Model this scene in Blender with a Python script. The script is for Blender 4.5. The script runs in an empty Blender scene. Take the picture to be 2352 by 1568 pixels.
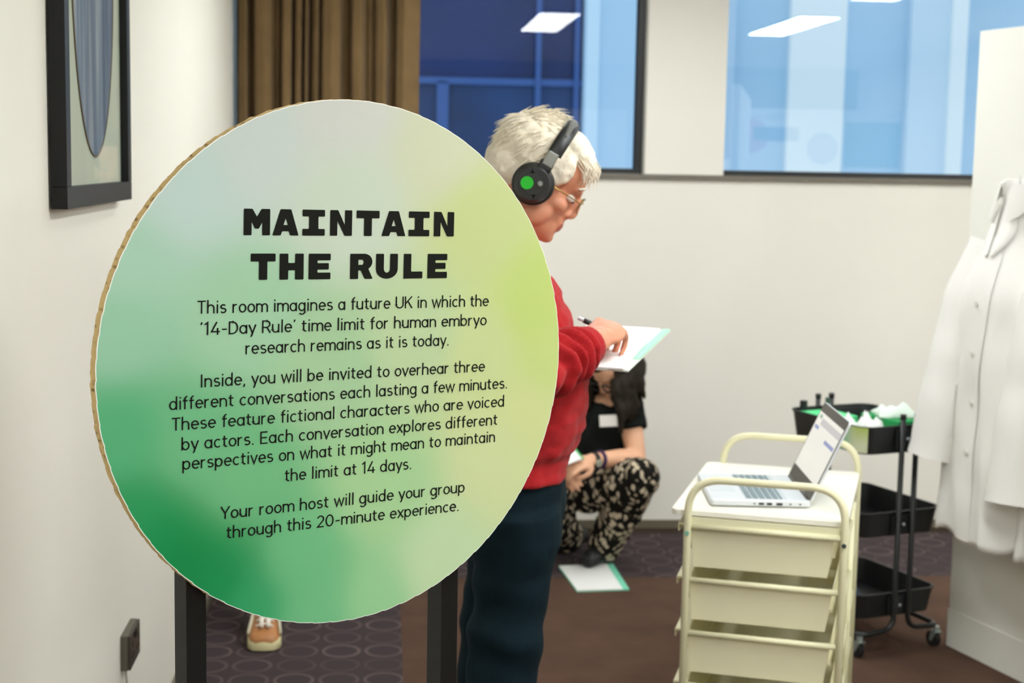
import bpy, bmesh, math, random
from math import sin, cos, pi, radians, sqrt, atan2, exp
from mathutils import Vector, Matrix, Quaternion, noise
from mathutils.geometry import tessellate_polygon
random.seed(7)
S = bpy.context.scene
C = S.collection

# ---------------------------------------------------------------- camera
W_, H_ = 2352, 1568
F_PX, PITCH, ROLL, YAW, EYE = 3474.5, radians(6.798), radians(1.0604), radians(4.9555), 1.62
fw = Vector((sin(YAW)*cos(PITCH), cos(YAW)*cos(PITCH), -sin(PITCH)))
r0 = Vector((cos(YAW), -sin(YAW), 0)); u0 = r0.cross(fw)
rt = r0*cos(ROLL) + u0*sin(ROLL); up = u0*cos(ROLL) - r0*sin(ROLL)
camd = bpy.data.cameras.new('camera'); cam = bpy.data.objects.new('camera', camd); C.objects.link(cam)
cam.matrix_world = Matrix((( rt.x, up.x, -fw.x, 0), (rt.y, up.y, -fw.y, 0), (rt.z, up.z, -fw.z, EYE), (0, 0, 0, 1)))
camd.sensor_width = 36; camd.lens = F_PX/W_*36; camd.clip_start = .05
camd.dof.use_dof = True; camd.dof.focus_distance = 2.28; camd.dof.aperture_fstop = 6.2
S.camera = cam
O = Vector((0, 0, EYE))
def ray(x, y): return fw*F_PX + rt*(x - W_/2) - up*(y - H_/2)
def on_z(x, y, z): d = ray(x, y); return O + d*((z - EYE)/d.z)
def on_y(x, y, Y): d = ray(x, y); return O + d*(Y/d.y)
def on_x(x, y, X): d = ray(x, y); return O + d*(X/d.x)

# ---------------------------------------------------------------- sky, exposure
S.view_settings.view_transform = 'Standard'; S.view_settings.look = 'None'
S.view_settings.gamma = 1; S.view_settings.use_curve_mapping = False
S.view_settings.exposure = 0.0
wd = bpy.data.worlds.new('dusk_sky'); S.world = wd; wd.use_nodes = True
bg = wd.node_tree.nodes['Background']; bg.inputs[0].default_value = (.58, .79, .99, 1); bg.inputs[1].default_value = 1.15

# ---------------------------------------------------------------- materials
def lin(c):
    return tuple(((v/255+.055)/1.055)**2.4 if v/255 > .04045 else v/255/12.92 for v in c[:3])
class NT:
    def __init__(s, m): s.t = m.node_tree; s.n = s.t.nodes
    def add(s, kind, **kw):
        n = s.n.new(kind)
        for k, v in kw.items(): setattr(n, k, v)
        return n
    def link(s, a, b): s.t.links.new(a, b)
    def math(s, op, a, b=None, c=None, clamp=False):
        n = s.add('ShaderNodeMath', operation=op, use_clamp=clamp)
        for i, v in enumerate((a, b, c)):
            if v is None: continue
            if isinstance(v, (int, float)): n.inputs[i].default_value = v
            else: s.link(v, n.inputs[i])
        return n.outputs[0]
    def mix(s, f, a, b):
        n = s.add('ShaderNodeMix', data_type='RGBA')
        for sock, v in ((n.inputs['Factor'], f), (n.inputs[6], a), (n.inputs[7], b)):
            if isinstance(v, (int, float)): sock.default_value = v
            elif isinstance(v, tuple): sock.default_value = (*v[:3], 1)
            else: s.link(v, sock)
        return n.outputs[2]
MATS = {}
def mat(name, col, rough=.6, metal=0, spec=.5, nscale=0, namt=.06, bump=0, bscale=200, coat=0, sheen=0, srgb=True):
    if name in MATS: return MATS[name]
    c = lin(col) if srgb else col
    m = bpy.data.materials.new(name); m.use_nodes = True; MATS[name] = m
    n = NT(m); b = n.n['Principled BSDF']
    b.inputs['Base Color'].default_value = (*c, 1); b.inputs['Roughness'].default_value = rough
    b.inputs['Metallic'].default_value = metal; b.inputs['Specular IOR Level'].default_value = spec
    b.inputs['Coat Weight'].default_value = coat; b.inputs['Sheen Weight'].default_value = sheen
    if nscale:
        tc = n.add('ShaderNodeTexCoord'); nz = n.add('ShaderNodeTexNoise'); nz.inputs['Scale'].default_value = nscale
        nz.inputs['Detail'].default_value = 4
        n.link(tc.outputs['Object'], nz.inputs['Vector'])
        f = n.math('MULTIPLY_ADD', nz.outputs[0], 2.4, -.7, clamp=True)
        a = tuple(max(0, v*(1-namt)) for v in c); z = tuple(v*(1+namt) for v in c)
        n.link(n.mix(f, a, z), b.inputs['Base Color'])
    if bump:
        tc = n.add('ShaderNodeTexCoord'); nz = n.add('ShaderNodeTexNoise'); nz.inputs['Scale'].default_value = bscale
        n.link(tc.outputs['Object'], nz.inputs['Vector'])
        bp = n.add('ShaderNodeBump'); bp.inputs['Strength'].default_value = bump; bp.inputs['Distance'].default_value = .004
        n.link(nz.outputs[0], bp.inputs['Height']); n.link(bp.outputs[0], b.inputs['Normal'])
    return m
def emis(name, col, strength):
    m = bpy.data.materials.new(name); m.use_nodes = True; n = NT(m); n.n.remove(n.n['Principled BSDF'])
    e = n.add('ShaderNodeEmission'); e.inputs[0].default_value = (*col, 1); e.inputs[1].default_value = strength
    n.link(e.outputs[0], n.n['Material Output'].inputs[0]); MATS[name] = m; return m
def glass(name, k=1.6, tint=(1, 1, 1), rough=0.0):
    m = bpy.data.materials.new(name); m.use_nodes = True; n = NT(m); n.n.remove(n.n['Principled BSDF'])
    t = n.add('ShaderNodeBsdfTransparent'); t.inputs[0].default_value = (*tint, 1)
    g = n.add('ShaderNodeBsdfGlossy'); g.inputs['Roughness'].default_value = rough
    fr = n.add('ShaderNodeFresnel'); fr.inputs[0].default_value = 1.5
    mx = n.add('ShaderNodeMixShader'); n.link(n.math('MULTIPLY', fr.outputs[0], k, clamp=True), mx.inputs[0])
    n.link(t.outputs[0], mx.inputs[1]); n.link(g.outputs[0], mx.inputs[2]); n.link(mx.outputs[0], n.n['Material Output'].inputs[0])
    MATS[name] = m; return m

# ---------------------------------------------------------------- geometry helpers
WORLD = {}
def tag(o, label=None, cat=None, group=None, kind=None):
    if label: o['label'] = label
    if cat: o['category'] = cat
    if group: o['group'] = group
    if kind: o['kind'] = kind
    return o
def thing(name, label, cat, loc=(0, 0, 0), rz=0, group=None, kind=None):
    o = bpy.data.objects.new(name, None); C.objects.link(o); o.empty_display_size = .1
    o.location = loc; o.rotation_euler = (0, 0, rz)
    WORLD[o.name] = Matrix.Translation(Vector(loc)) @ Matrix.Rotation(rz, 4, 'Z')
    return tag(o, label, cat, group, kind)
def basis(d, ref=None):
    d = Vector(d).normalized(); ref = Vector(ref) if ref is not None else (Vector((0, 0, 1)) if abs(d.z) < .9 else Vector((1, 0, 0)))
    s = ref - d*ref.dot(d); s.normalize(); return s, d.cross(s)
class G:
    def __init__(s): s.v = []; s.f = []; s.mi = []; s.cur = 0
    def face(s, idx): s.f.append(tuple(idx)); s.mi.append(s.cur)
    def box(s, c, d, R=None):
        c = Vector(c); k = len(s.v); R = R or Matrix.Identity(3)
        for x in (-.5, .5):
            for y in (-.5, .5):
                for z in (-.5, .5): s.v.append(c + R @ Vector((x*d[0], y*d[1], z*d[2])))
        for q in ((0, 1, 3, 2), (4, 6, 7, 5), (0, 4, 5, 1), (2, 3, 7, 6), (0, 2, 6, 4), (1, 5, 7, 3)): s.face([k+i for i in q])
        return s
    def bb(s, a, b):
        a = Vector(a); b = Vector(b); return s.box((a+b)/2, [abs(v) for v in (b-a)])
    def rings(s, rr, cap=True, closed=True):
        k = len(s.v); n = len(rr[0])
        for r in rr: s.v.extend(Vector(p) for p in r)
        m = n if closed else n-1
        for i in range(len(rr)-1):
            for j in range(m):
                a = k+i*n+j; b = k+i*n+(j+1) % n; s.face((a, b, b+n, a+n))
        if cap and closed:
            s.face([k+j for j in range(n)][::-1]); s.face([k+(len(rr)-1)*n+j for j in range(n)])
        return s
    def tube(s, path, r, n=10, cap=True, ref=None, flat=1.0):
        P = [Vector(p) for p in path]; rr = []
        for i, p in enumerate(P):
            d = (P[min(i+1, len(P)-1)] - P[max(i-1, 0)])
            if i == 0: a, b = basis(d, ref)
            else:
                dn = d.normalized(); a = (a - dn*a.dot(dn)).normalized(); b = dn.cross(a)
            q = r[i] if isinstance(r, (list, tuple)) else r
            ra, rb = (q if isinstance(q, (list, tuple)) else (q, q*flat))
            rr.append([p + a*ra*cos(2*pi*j/n) + b*rb*sin(2*pi*j/n) for j in range(n)])
        return s.rings(rr, cap)
    def ell(s, c, r, R=None, n=16, m=10):
        c = Vector(c); R = R or Matrix.Identity(3); rr = []
        if not isinstance(r, (list, tuple)): r = (r, r, r)
        for i in range(m+1):
            t = -pi/2 + pi*max(.02, min(.98, i/m))
            rr.append([c + R @ Vector((r[0]*cos(t)*cos(2*pi*j/n), r[1]*cos(t)*sin(2*pi*j/n), r[2]*sin(t))) for j in range(n)])
        return s.rings(rr)
    def poly(s, pts, h, R=None, o=(0, 0, 0)):
        """prism: 2-D outline (x, y) pulled along z by h"""
        o = Vector(o); R = R or Matrix.Identity(3)
        return s.rings([[o + R @ Vector((p[0], p[1], 0)) for p in pts], [o + R @ Vector((p[0], p[1], h)) for p in pts]])
    def cyl(s, a, b, r, n=16, r2=None): return s.tube([a, b], [r, r if r2 is None else r2], n)
    def build(s, name, m, parent=None, smooth=False, world=False, bevel=0, seg=2, angle=None):
        me = bpy.data.meshes.new(name); v = s.v
        if world and parent is not None:
            inv = WORLD[parent.name].inverted(); v = [inv @ p for p in v]
        me.from_pydata([tuple(p) for p in v], [], s.f)
        ms = m if isinstance(m, (list, tuple)) else [m]
        for q in ms: me.materials.append(q)
        if len(ms) > 1: me.polygons.foreach_set('material_index', s.mi)
        bm = bmesh.new(); bm.from_mesh(me); bmesh.ops.recalc_face_normals(bm, faces=bm.faces); bm.to_mesh(me); bm.free()
        o = bpy.data.objects.new(name, me); C.objects.link(o)
        if parent is not None: o.parent = parent; WORLD[o.name] = WORLD[parent.name].copy()
        else: WORLD[o.name] = Matrix.Identity(4)
        if bevel:
            b = o.modifiers.new('b', 'BEVEL'); b.width = bevel; b.segments = seg; b.limit_method = 'ANGLE'; b.angle_limit = radians(40)
        if smooth:
            me.polygons.foreach_set('use_smooth', [True]*len(me.polygons))
            if angle:
                me.set_sharp_from_angle(angle=radians(angle))
        return o
def remesh(g, name, m, parent, vox=.006, smooth=4, wrinkle=None, sub=False):
    """union of the closed pieces of g as one continuous skin"""
    o = g.build(name, m, parent, world=True)
    r = o.modifiers.new('r', 'REMESH'); r.mode = 'VOXEL'; r.voxel_size = vox; r.use_smooth_shade = True
    sm = o.modifiers.new('s', 'SMOOTH'); sm.factor = .5; sm.iterations = smooth
    dg = bpy.context.evaluated_depsgraph_get(); dg.update()
    me = bpy.data.meshes.new_from_object(o.evaluated_get(dg)); old = o.data; o.modifiers.clear(); o.data = me; bpy.data.meshes.remove(old)
    me.name = name
    if wrinkle:
        for v, nrm in [(v, v.normal.copy()) for v in me.vertices]: v.co = v.co + nrm*wrinkle(v.co)
    me.polygons.foreach_set('use_smooth', [True]*len(me.polygons))
    return o
def arc(cx, cy, rx, ry, a0, a1, n=14):
    return [(cx+rx*cos(radians(a0+(a1-a0)*i/n)), cy+ry*sin(radians(a0+(a1-a0)*i/n))) for i in range(n+1)]
def rrect(x0, y0, x1, y1, r, n=5):
    p = []
    for cx, cy, a in ((x1-r, y1-r, 0), (x0+r, y1-r, 90), (x0+r, y0+r, 180), (x1-r, y0+r, 270)):
        p += arc(cx, cy, r, r, a, a+90, n)
    return p
def bend(path, r=.05, n=6):
    """round the inner corners of a polyline"""
    P = [Vector(p) for p in path]; out = [P[0]]
    for i in range(1, len(P)-1):
        a, b, c = P[i-1], P[i], P[i+1]; q = min(r, (a-b).length*.49, (c-b).length*.49)
        s_ = b + (a-b).normalized()*q; e = b + (c-b).normalized()*q
        for k in range(n+1):
            t = k/n; out.append(s_*(1-t)**2 + b*2*t*(1-t) + e*t*t)
    out.append(P[-1]); return out

# ================================================================ THE SETTING
X0, YB, ZC = -.625, 6.56, 2.62
XR, YF = 4.9, -2.2
wall_m = mat('wall_paint', (236, 232, 221), .75, spec=.25, nscale=1.3, namt=.015, bump=.03, bscale=60)
lwall_m = mat('side_wall_paint', (241, 238, 225), .8, spec=.2, nscale=1.1, namt=.02, bump=.03, bscale=60)
black_m = mat('black_frame', (34, 36, 36), .45)
sillm = mat('sill_paint', (112, 106, 94), .4)
skirt_m = mat('skirting_paint', (108, 100, 82), .5)
ceil_m = mat('ceiling_tile', (225, 225, 220), .9)

# carpet: plain brown field bordered by a purple-grey border with a grid of rings
m = bpy.data.materials.new('carpet'); m.use_nodes = True; n = NT(m); MATS['carpet'] = m
bs = n.n['Principled BSDF']; bs.inputs['Roughness'].default_value = .95; bs.inputs['Specular IOR Level'].default_value = .1
tc = n.add('ShaderNodeTexCoord'); sp = n.add('ShaderNodeSeparateXYZ'); n.link(tc.outputs['Object'], sp.inputs[0])
X, Y = sp.outputs[0], sp.outputs[1]
PIT = .14
cxs = n.math('SUBTRACT', n.math('FRACT', n.math('DIVIDE', n.math('ADD', X, 9.995), PIT)), .5)
cys = n.math('SUBTRACT', n.math('FRACT', n.math('DIVIDE', n.math('ADD', Y, 10.03), PIT)), .5)
d = n.math('SQRT', n.math('ADD', n.math('MULTIPLY', cxs, cxs), n.math('MULTIPLY', cys, cys)))
ring = n.math('SUBTRACT', 1, n.math('DIVIDE', n.math('ABSOLUTE', n.math('SUBTRACT', d, .42)), .055), clamp=True)
cid = n.add('ShaderNodeCombineXYZ')
n.link(n.math('FLOOR', n.math('DIVIDE', n.math('ADD', X, 9.995), PIT)), cid.inputs[0]); n.link(n.math('FLOOR', n.math('DIVIDE', n.math('ADD', Y, 10.03), PIT)), cid.inputs[1])
wn = n.add('ShaderNodeTexWhiteNoise', noise_dimensions='2D'); n.link(cid.outputs[0], wn.inputs['Vector'])
nz = n.add('ShaderNodeTexNoise'); nz.inputs['Scale'].default_value = 6; nz.inputs['Detail'].default_value = 3; n.link(tc.outputs['Object'], nz.inputs['Vector'])
nf = n.add('ShaderNodeTexNoise'); nf.inputs['Scale'].default_value = 260; n.link(tc.outputs['Object'], nf.inputs['Vector'])
ringv = n.math('MULTIPLY', ring, n.math('MULTIPLY_ADD', wn.outputs['Value'], .8, .2))
ringv = n.math('MULTIPLY', ringv, n.math('MULTIPLY_ADD', nz.outputs[0], 1.1, .1), clamp=True)
pat = n.mix(ringv, lin((66, 57, 58)), lin((126, 110, 107)))
inside = n.math('MULTIPLY', n.math('LESS_THAN', n.math('SUBTRACT', d, .3), 0), n.math('MULTIPLY', wn.outputs['Value'], .25))
pat = n.mix(inside, pat, lin((66, 56, 62)))
plain = n.mix(n.math('MULTIPLY_ADD', nz.outputs[0], 2, -.5, clamp=True), lin((80, 60, 49)), lin((93, 71, 58)))
fld = n.math('MULTIPLY', n.math('GREATER_THAN', X, .075), n.math('LESS_THAN', Y, 5.75))
col = n.mix(fld, pat, plain)
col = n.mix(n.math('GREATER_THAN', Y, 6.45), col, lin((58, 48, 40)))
hs = n.add('ShaderNodeHueSaturation'); n.link(col, hs.inputs['Color']); n.link(n.math('MULTIPLY_ADD', nf.outputs[0], .7, .65), hs.inputs['Value'])
n.link(hs.outputs[0], bs.inputs['Base Color'])
bp = n.add('ShaderNodeBump'); bp.inputs['Strength'].default_value = .25; bp.inputs['Distance'].default_value = .004; n.link(nf.outputs[0], bp.inputs['Height']); n.link(bp.outputs[0], bs.inputs['Normal'])
def struct(g, name, m, label, cat, **k): return tag(g.build(name, m, **k), label, cat, kind='structure')
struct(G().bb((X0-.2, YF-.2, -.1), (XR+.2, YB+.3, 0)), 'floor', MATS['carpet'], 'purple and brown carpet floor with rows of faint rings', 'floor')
struct(G().bb((X0-.2, YF-.2, ZC), (XR+.2, YB+.3, ZC+.1)), 'ceiling', ceil_m, 'off-white ceiling above the room', 'ceiling')
struct(G().bb((X0-.2, YF, 0), (X0, YB+.25, ZC)), 'wall_left', lwall_m, 'cream side wall carrying the black picture frame', 'wall')
struct(G().bb((XR, YF, 0), (XR+.2, YB+.25, ZC)), 'wall_right', wall_m, 'cream wall beyond the lab coat partition', 'wall')
struct(G().bb((X0-.2, YF-.2, 0), (XR+.2, YF, ZC)), 'wall_front', mat('taupe_paint', (96, 86, 76), .8), 'dark taupe wall behind the viewer', 'wall')  # unseen wall, its dark colour chosen to keep the window reflections dim
ZS = 1.575                       # top of the sill
PX0, PX1 = 1.135, 1.483          # the white pier between the windows
g = G()
g.bb((X0, YB, 0), (XR, YB+.25, ZS-.022))
g.bb((PX0, YB, ZS-.022), (PX1, YB+.25, ZC)).bb((X0, YB, 2.5), (PX0, YB+.25, ZC)).bb((PX1, YB, 2.5), (XR, YB+.25, ZC)).bb((4.2, YB, ZS-.022), (XR, YB+.25, 2.5))
struct(g, 'wall_back', wall_m, 'cream far wall below and between the windows', 'wall')
struct(G().bb((X0, YB-.018, ZS-.022), (4.2, YB+.2, ZS)), 'trim_1', sillm, 'thin grey brown window sill along the far wall', 'sill', bevel=.002)
struct(G().bb((X0, YB-.012, 0), (XR, YB, .037)), 'baseboard_back', skirt_m, 'low brown skirting along the far wall', 'skirting')
struct(G().bb((X0, YF, 0), (X0+.012, YB-.012, .037)), 'baseboard_left', skirt_m, 'low brown skirting along the picture wall', 'skirting')
pane_m = glass('window_glass', .75); pane_m2 = glass('coated_window_glass', 2.2)
def window(name, x0, x1, label, lw, rw):
    t = thing(name, label, 'window', ((x0+x1)/2, YB+.1, ZS), kind='structure'); h = 2.5-ZS; a = x0-(x0+x1)/2; b = -a
    g = G().bb((a, -.03, 0), (b, .04, .022)).bb((a, -.03, h-.03), (b, .04, h)).bb((a, -.03, .022), (a+lw, .04, h-.03)).bb((b-rw, -.03, .022), (b, .04, h-.03))
    g.build('window_frame', black_m, t, bevel=.002); pm = pane_m if x0 < 0 else pane_m2
    G().bb((a+lw, -.004, .022), (b-rw, .004, h-.03)).build('window_pane', pm, t)
    return t
w1 = window('window_1', X0, 1.135, 'black framed window half covered by the brown curtain', .012, .032)
w2 = window('window_2', PX1, 4.2, 'black framed window with pale blue bands right of the white pier', .004, .03)

# what stands outside: the block opposite
t = thing('opposite_building', 'office block seen through both windows at dusk', 'building', (4, 14, -6))
def px14(x, y=200): return on_y(x, y, 14).x
def outb(name, m, xa, xb, za, zb, y0=14., y1=14.6, **k): return G().bb((xa, y0, za), (xb, y1, zb)).build(name, m, t, world=True, **k)
dark_gl = mat('dark_glazing', (8, 42, 98), .25, nscale=.6, namt=.35); dark_gl2 = mat('dark_glazing_low', (16, 58, 104), .3, nscale=.8, namt=.4)
bluep = mat('blue_panel', (182, 214, 234), .7, nscale=.5, namt=.05); palep = mat('pale_panel', (250, 252, 248), .7); palep2 = mat('pale_blue_panel', (214, 232, 242), .7)
mull = mat('blue_mullion', (58, 92, 150), .5)
zb = on_y(1150, 188, 14).z
outb('upper_glazing', dark_gl, -6, px14(1336), zb, 9); outb('lower_glazing', dark_gl2, -6, px14(1336), -6, zb)
outb('transom', mull, -6, px14(1336), zb-.03, zb+.03, 13.95, 14)
outb('mullion', mull, px14(1003), px14(1030), -6, zb, 13.95, 13.97)
for x in (850, 1234, 1322): outb('mullion', mull, px14(x)-.025, px14(x)+.025, -6, 9, 13.93, 13.95)
outb('corner_pier', mat('pier_panel', (188, 214, 232), .7), px14(1336), px14(1680), -6, 9, 13.9, 14.6); outb('pier_edge', palep2, px14(1345)-.02, px14(1345)+.1, -6, 9, 13.86, 13.9)
outb('facade', bluep, px14(1680), 14, -6, 9)
outb('pale_band', palep, px14(1806), px14(1932), -6, 9, 13.9, 14); outb('pale_band', palep2, px14(2080), px14(2168), -6, 9, 13.9, 14); outb('pale_band', palep, px14(2168), px14(2203), -6, 9, 13.85, 14)

# ceiling lights; those by the viewer, curtain and behind the partition are added fill
lamp_m = emis('lamp_diffuser', (.965, 1.0, 1.01), 30.0); lamp_dim = emis('dimmed_lamp_diffuser', (.965, 1.0, 1.01), 14.0)
alu = mat('white_metal', (225, 225, 222), .4)
k = 0
for (x, y, lab) in ((1.18, 2.3, 'ceiling light panel that the dark window mirrors'), (2.9, 2.5, 'ceiling light panel that the pale window mirrors'),
               (1.18, 5.05, 'ceiling light panel above the kneeling woman'), (2.9, 5.05, 'ceiling light panel above the black cart'),
               (.0, -.1, 'added fill light panel above the viewer, picture wall side'), (2.72, -.1, 'added fill light panel above the viewer, partition side'), (.3, 5.05, 'added fill light panel before the brown curtain'), (4.45, 5.05, 'added fill light panel behind the lab coat partition, window end'), (4.72, 3.3, 'added fill light panel behind the lab coat partition, middle'),
               (.0, -1.45, 'added fill light panel farthest behind the viewer, picture wall side'), (3.0, -1.45, 'added fill light panel farthest behind the viewer, partition side')):
    t = thing('ceiling_light', lab, 'light', (x, y, ZC), group='recessed ceiling lights')
    w, l = .28, 1.5
    fr = [[(-w/2-.02, -l/2-.02), (w/2+.02, -l/2-.02), (w/2+.02, l/2+.02), (-w/2-.02, l/2+.02)], [(-w/2, -l/2), (w/2, -l/2), (w/2, l/2), (-w/2, l/2)]]
    g = G()
    for (a, b) in (((-w/2-.02, -l/2-.02), (w/2+.02, -l/2)), ((-w/2-.02, l/2), (w/2+.02, l/2+.02)), ((-w/2-.02, -l/2), (-w/2, l/2)), ((w/2, -l/2), (w/2+.02, l/2))): g.bb((*a, -.012), (*b, 0))
    g.build('frame', alu, t); G().bb((-w/2, -l/2, -.008), (w/2, l/2, -.002)).build('diffuser', lamp_dim if 4 < y else lamp_m, t)

# ================================================================ ROUND SIGN
SC = Vector((-.0476, 2.2986, 1.3071)); SA, SB = .53507, .009645
su = Vector((cos(SA), sin(SA), 0)); n0 = Vector((sin(SA), -cos(SA), 0)); sv = Vector((0, 0, 1))*cos(SB) - n0*sin(SB); sn = su.cross(sv)
sign = thing('round_sign', 'round green gradient cardboard sign headed MAINTAIN THE RULE on black posts', 'sign', (SC.x, SC.y, 0), SA)
# local frame of the sign Empty: x = su, y = away from the viewer, z = up.  local tilt SB about x.
TIL = Matrix.Translation((0, 0, SC.z)) @ Matrix.Rotation(-SB, 4, 'X')
def sl(a, b, off=0): return TIL @ Vector((a, -off, b))     # a along the board, b up, off towards the viewer
RB, TH = .4, .02
NS = 720
def edge_r(i):
    t = 2*pi*i/NS
    saw = (i*1.0/9) % 1.0
    return RB - .0011*abs(saw)**2*(1 if 200 < i < 700 or i < 60 else .4) + .0005*noise.noise((cos(t)*30, sin(t)*30, 2))
# front print
m = bpy.data.materials.new('sign_print'); m.use_nodes = True; n = NT(m); MATS['sign_print'] = m
bs = n.n['Principled BSDF']; bs.inputs['Roughness'].default_value = .55; bs.inputs['Specular IOR Level'].default_value = .25
tc = n.add('ShaderNodeTexCoord')
SIGN_COL = [(-.004, .392, (206, 208, 199)), (-.268, .274, (190, 211, 203)), (-.16, .34, (200, 210, 203)), (-.3727, .0765, (150, 198, 165)), (-.36, .16, (168, 206, 180)), (-.352, -.2012, (38, 148, 86)), (-.375, -.08, (84, 172, 118)),
            (-.275, -.275, (0, 130, 64)), (-.22, -.31, (10, 136, 74)), (-.31, -.235, (12, 138, 74)), (-.17, -.36, (48, 156, 98)), (-.0637, -.3868, (112, 186, 132)), (.05, -.38, (150, 203, 148)), (-.0408, -.0057, (165, 200, 155)), (.12, .03, (186, 207, 160)), (-.18, .08, (160, 202, 165)),
            (-.18, -.15, (112, 184, 128)), (.2346, .2219, (196, 207, 142)), (.16, .33, (206, 210, 178)), (0, .25, (200, 212, 192)), (.3585, .0773, (190, 209, 118)), (.39, 0, (194, 210, 130)), (.2828, -.1713, (204, 215, 160)),
            (.34, -.12, (205, 213, 148)), (.1568, -.3366, (192, 216, 170)), (.05, -.2, (166, 206, 150)), (.24, 0, (198, 211, 150)), (-.08, -.29, (110, 186, 130)), (-.25, -.1, (110, 182, 130))]
SGAIN = .90
num = None; den = None
for (a, b, c) in SIGN_COL:
    dd = n.add('ShaderNodeVectorMath', operation='DISTANCE'); n.link(tc.outputs['Object'], dd.inputs[0]); dd.inputs[1].default_value = sl(a, b, .0003)
    w = n.math('POWER', n.math('ADD', n.math('MULTIPLY', dd.outputs['Value'], dd.outputs['Value']), .003), -2.5)
    c = lin(c); sc = n.add('ShaderNodeVectorMath', operation='SCALE'); sc.inputs[0].default_value = tuple(v*SGAIN for v in c); n.link(w, sc.inputs['Scale'])
    if num is None: num, den = sc.outputs[0], w
    else:
        ad = n.add('ShaderNodeVectorMath', operation='ADD'); n.link(num, ad.inputs[0]); n.link(sc.outputs[0], ad.inputs[1]); num = ad.outputs[0]; den = n.math('ADD', den, w)
sc = n.add('ShaderNodeVectorMath', operation='SCALE'); n.link(num, sc.inputs[0]); n.link(n.math('DIVIDE', 1, den), sc.inputs['Scale']); n.link(sc.outputs[0], bs.inputs['Base Color'])
paper_m = mat('white_paper', (240, 240, 236), .7)
# corrugated edge
m = bpy.data.materials.new('cardboard_edge'); m.use_nodes = True; n = NT(m); MATS['cardboard_edge'] = m
bs = n.n['Principled BSDF']; bs.inputs['Roughness'].default_value = .9; bs.inputs['Specular IOR Level'].default_value = .1
tc = n.add('ShaderNodeTexCoord'); mp = n.add('ShaderNodeMapping'); n.link(tc.outputs['Object'], mp.inputs[0]); mp.inputs['Scale'].default_value = (1, .35, 1)
vo = n.add('ShaderNodeTexVoronoi'); vo.inputs['Scale'].default_value = 120; n.link(mp.outputs[0], vo.inputs['Vector'])
nz = n.add('ShaderNodeTexNoise'); nz.inputs['Scale'].default_value = 14; n.link(tc.outputs['Object'], nz.inputs['Vector'])
cells = n.math('MULTIPLY', n.math('SUBTRACT', .42, vo.outputs['Distance'], clamp=True), n.math('MULTIPLY_ADD', nz.outputs[0], 7, -2.7, clamp=True))
n.link(n.mix(n.math('MULTIPLY', cells, 2.6, clamp=True), lin((188, 164, 116)), lin((84, 60, 28))), bs.inputs['Base Color'])
g = G(); rr = []
for (off, dr) in ((-.0004, -.0006), (-.0012, 0), (-.0050, -.0018), (-.0100, -.0022), (-.0150, -.0018), (-.0188, 0), (-.02, -.0006)):
    rr.append([sl((edge_r(i)+dr+(.0016*noise.noise((i*.35, off*120, 1)) if -.019 < off < -.004 else 0))*cos(2*pi*i/NS), (edge_r(i)+dr+(.0016*noise.noise((i*.35, off*120, 1)) if -.019 < off < -.004 else 0))*sin(2*pi*i/NS), off) for i in range(NS)])
g.rings(rr); board = g.build('board', MATS['cardboard_edge'], sign)
g = G(); rr = []
for (off, dr) in ((-.0006, -.0004), (.0003, -.0006), (.0003, -.0032)):
    rr.append([sl((edge_r(i)+dr)*cos(2*pi*i/NS), (edge_r(i)+dr)*sin(2*pi*i/NS), off) for i in range(NS)])
g.rings(rr, cap=False); g.cur = 1
rr = [[sl((edge_r(i)-.0015)*q*cos(2*pi*i/NS), (edge_r(i)-.0015)*q*sin(2*pi*i/NS), .0004) for i in range(NS)] for q in (1, .75, .5, .25, .02)]
g.rings(rr, cap=False); k = len(g.v); g.face(range(k-NS, k))
face = g.build('print_face', [paper_m, MATS['sign_print']], sign)
# posts and feet behind the board
post_m = mat('black_post', (12, 12, 9), .5, spec=.3, nscale=90, namt=.3)
for (a0, a1) in ((-.2603, -.2288), (.185, .2167)):
    g = G(); g.bb((a0, TH, .02), (a1, TH+.044, 1.55)); g.build('post', post_m, sign, bevel=.001)
    g = G(); g.bb((a0-.02, -.22, 0), (a1+.02, .28, .02)); g.build('foot', post_m, sign, bevel=.003)
g = G().bb((-.2288, TH+.008, 1.25), (.185, TH+.03, 1.29)); g.build('cross_bar', post_m, sign)

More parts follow.
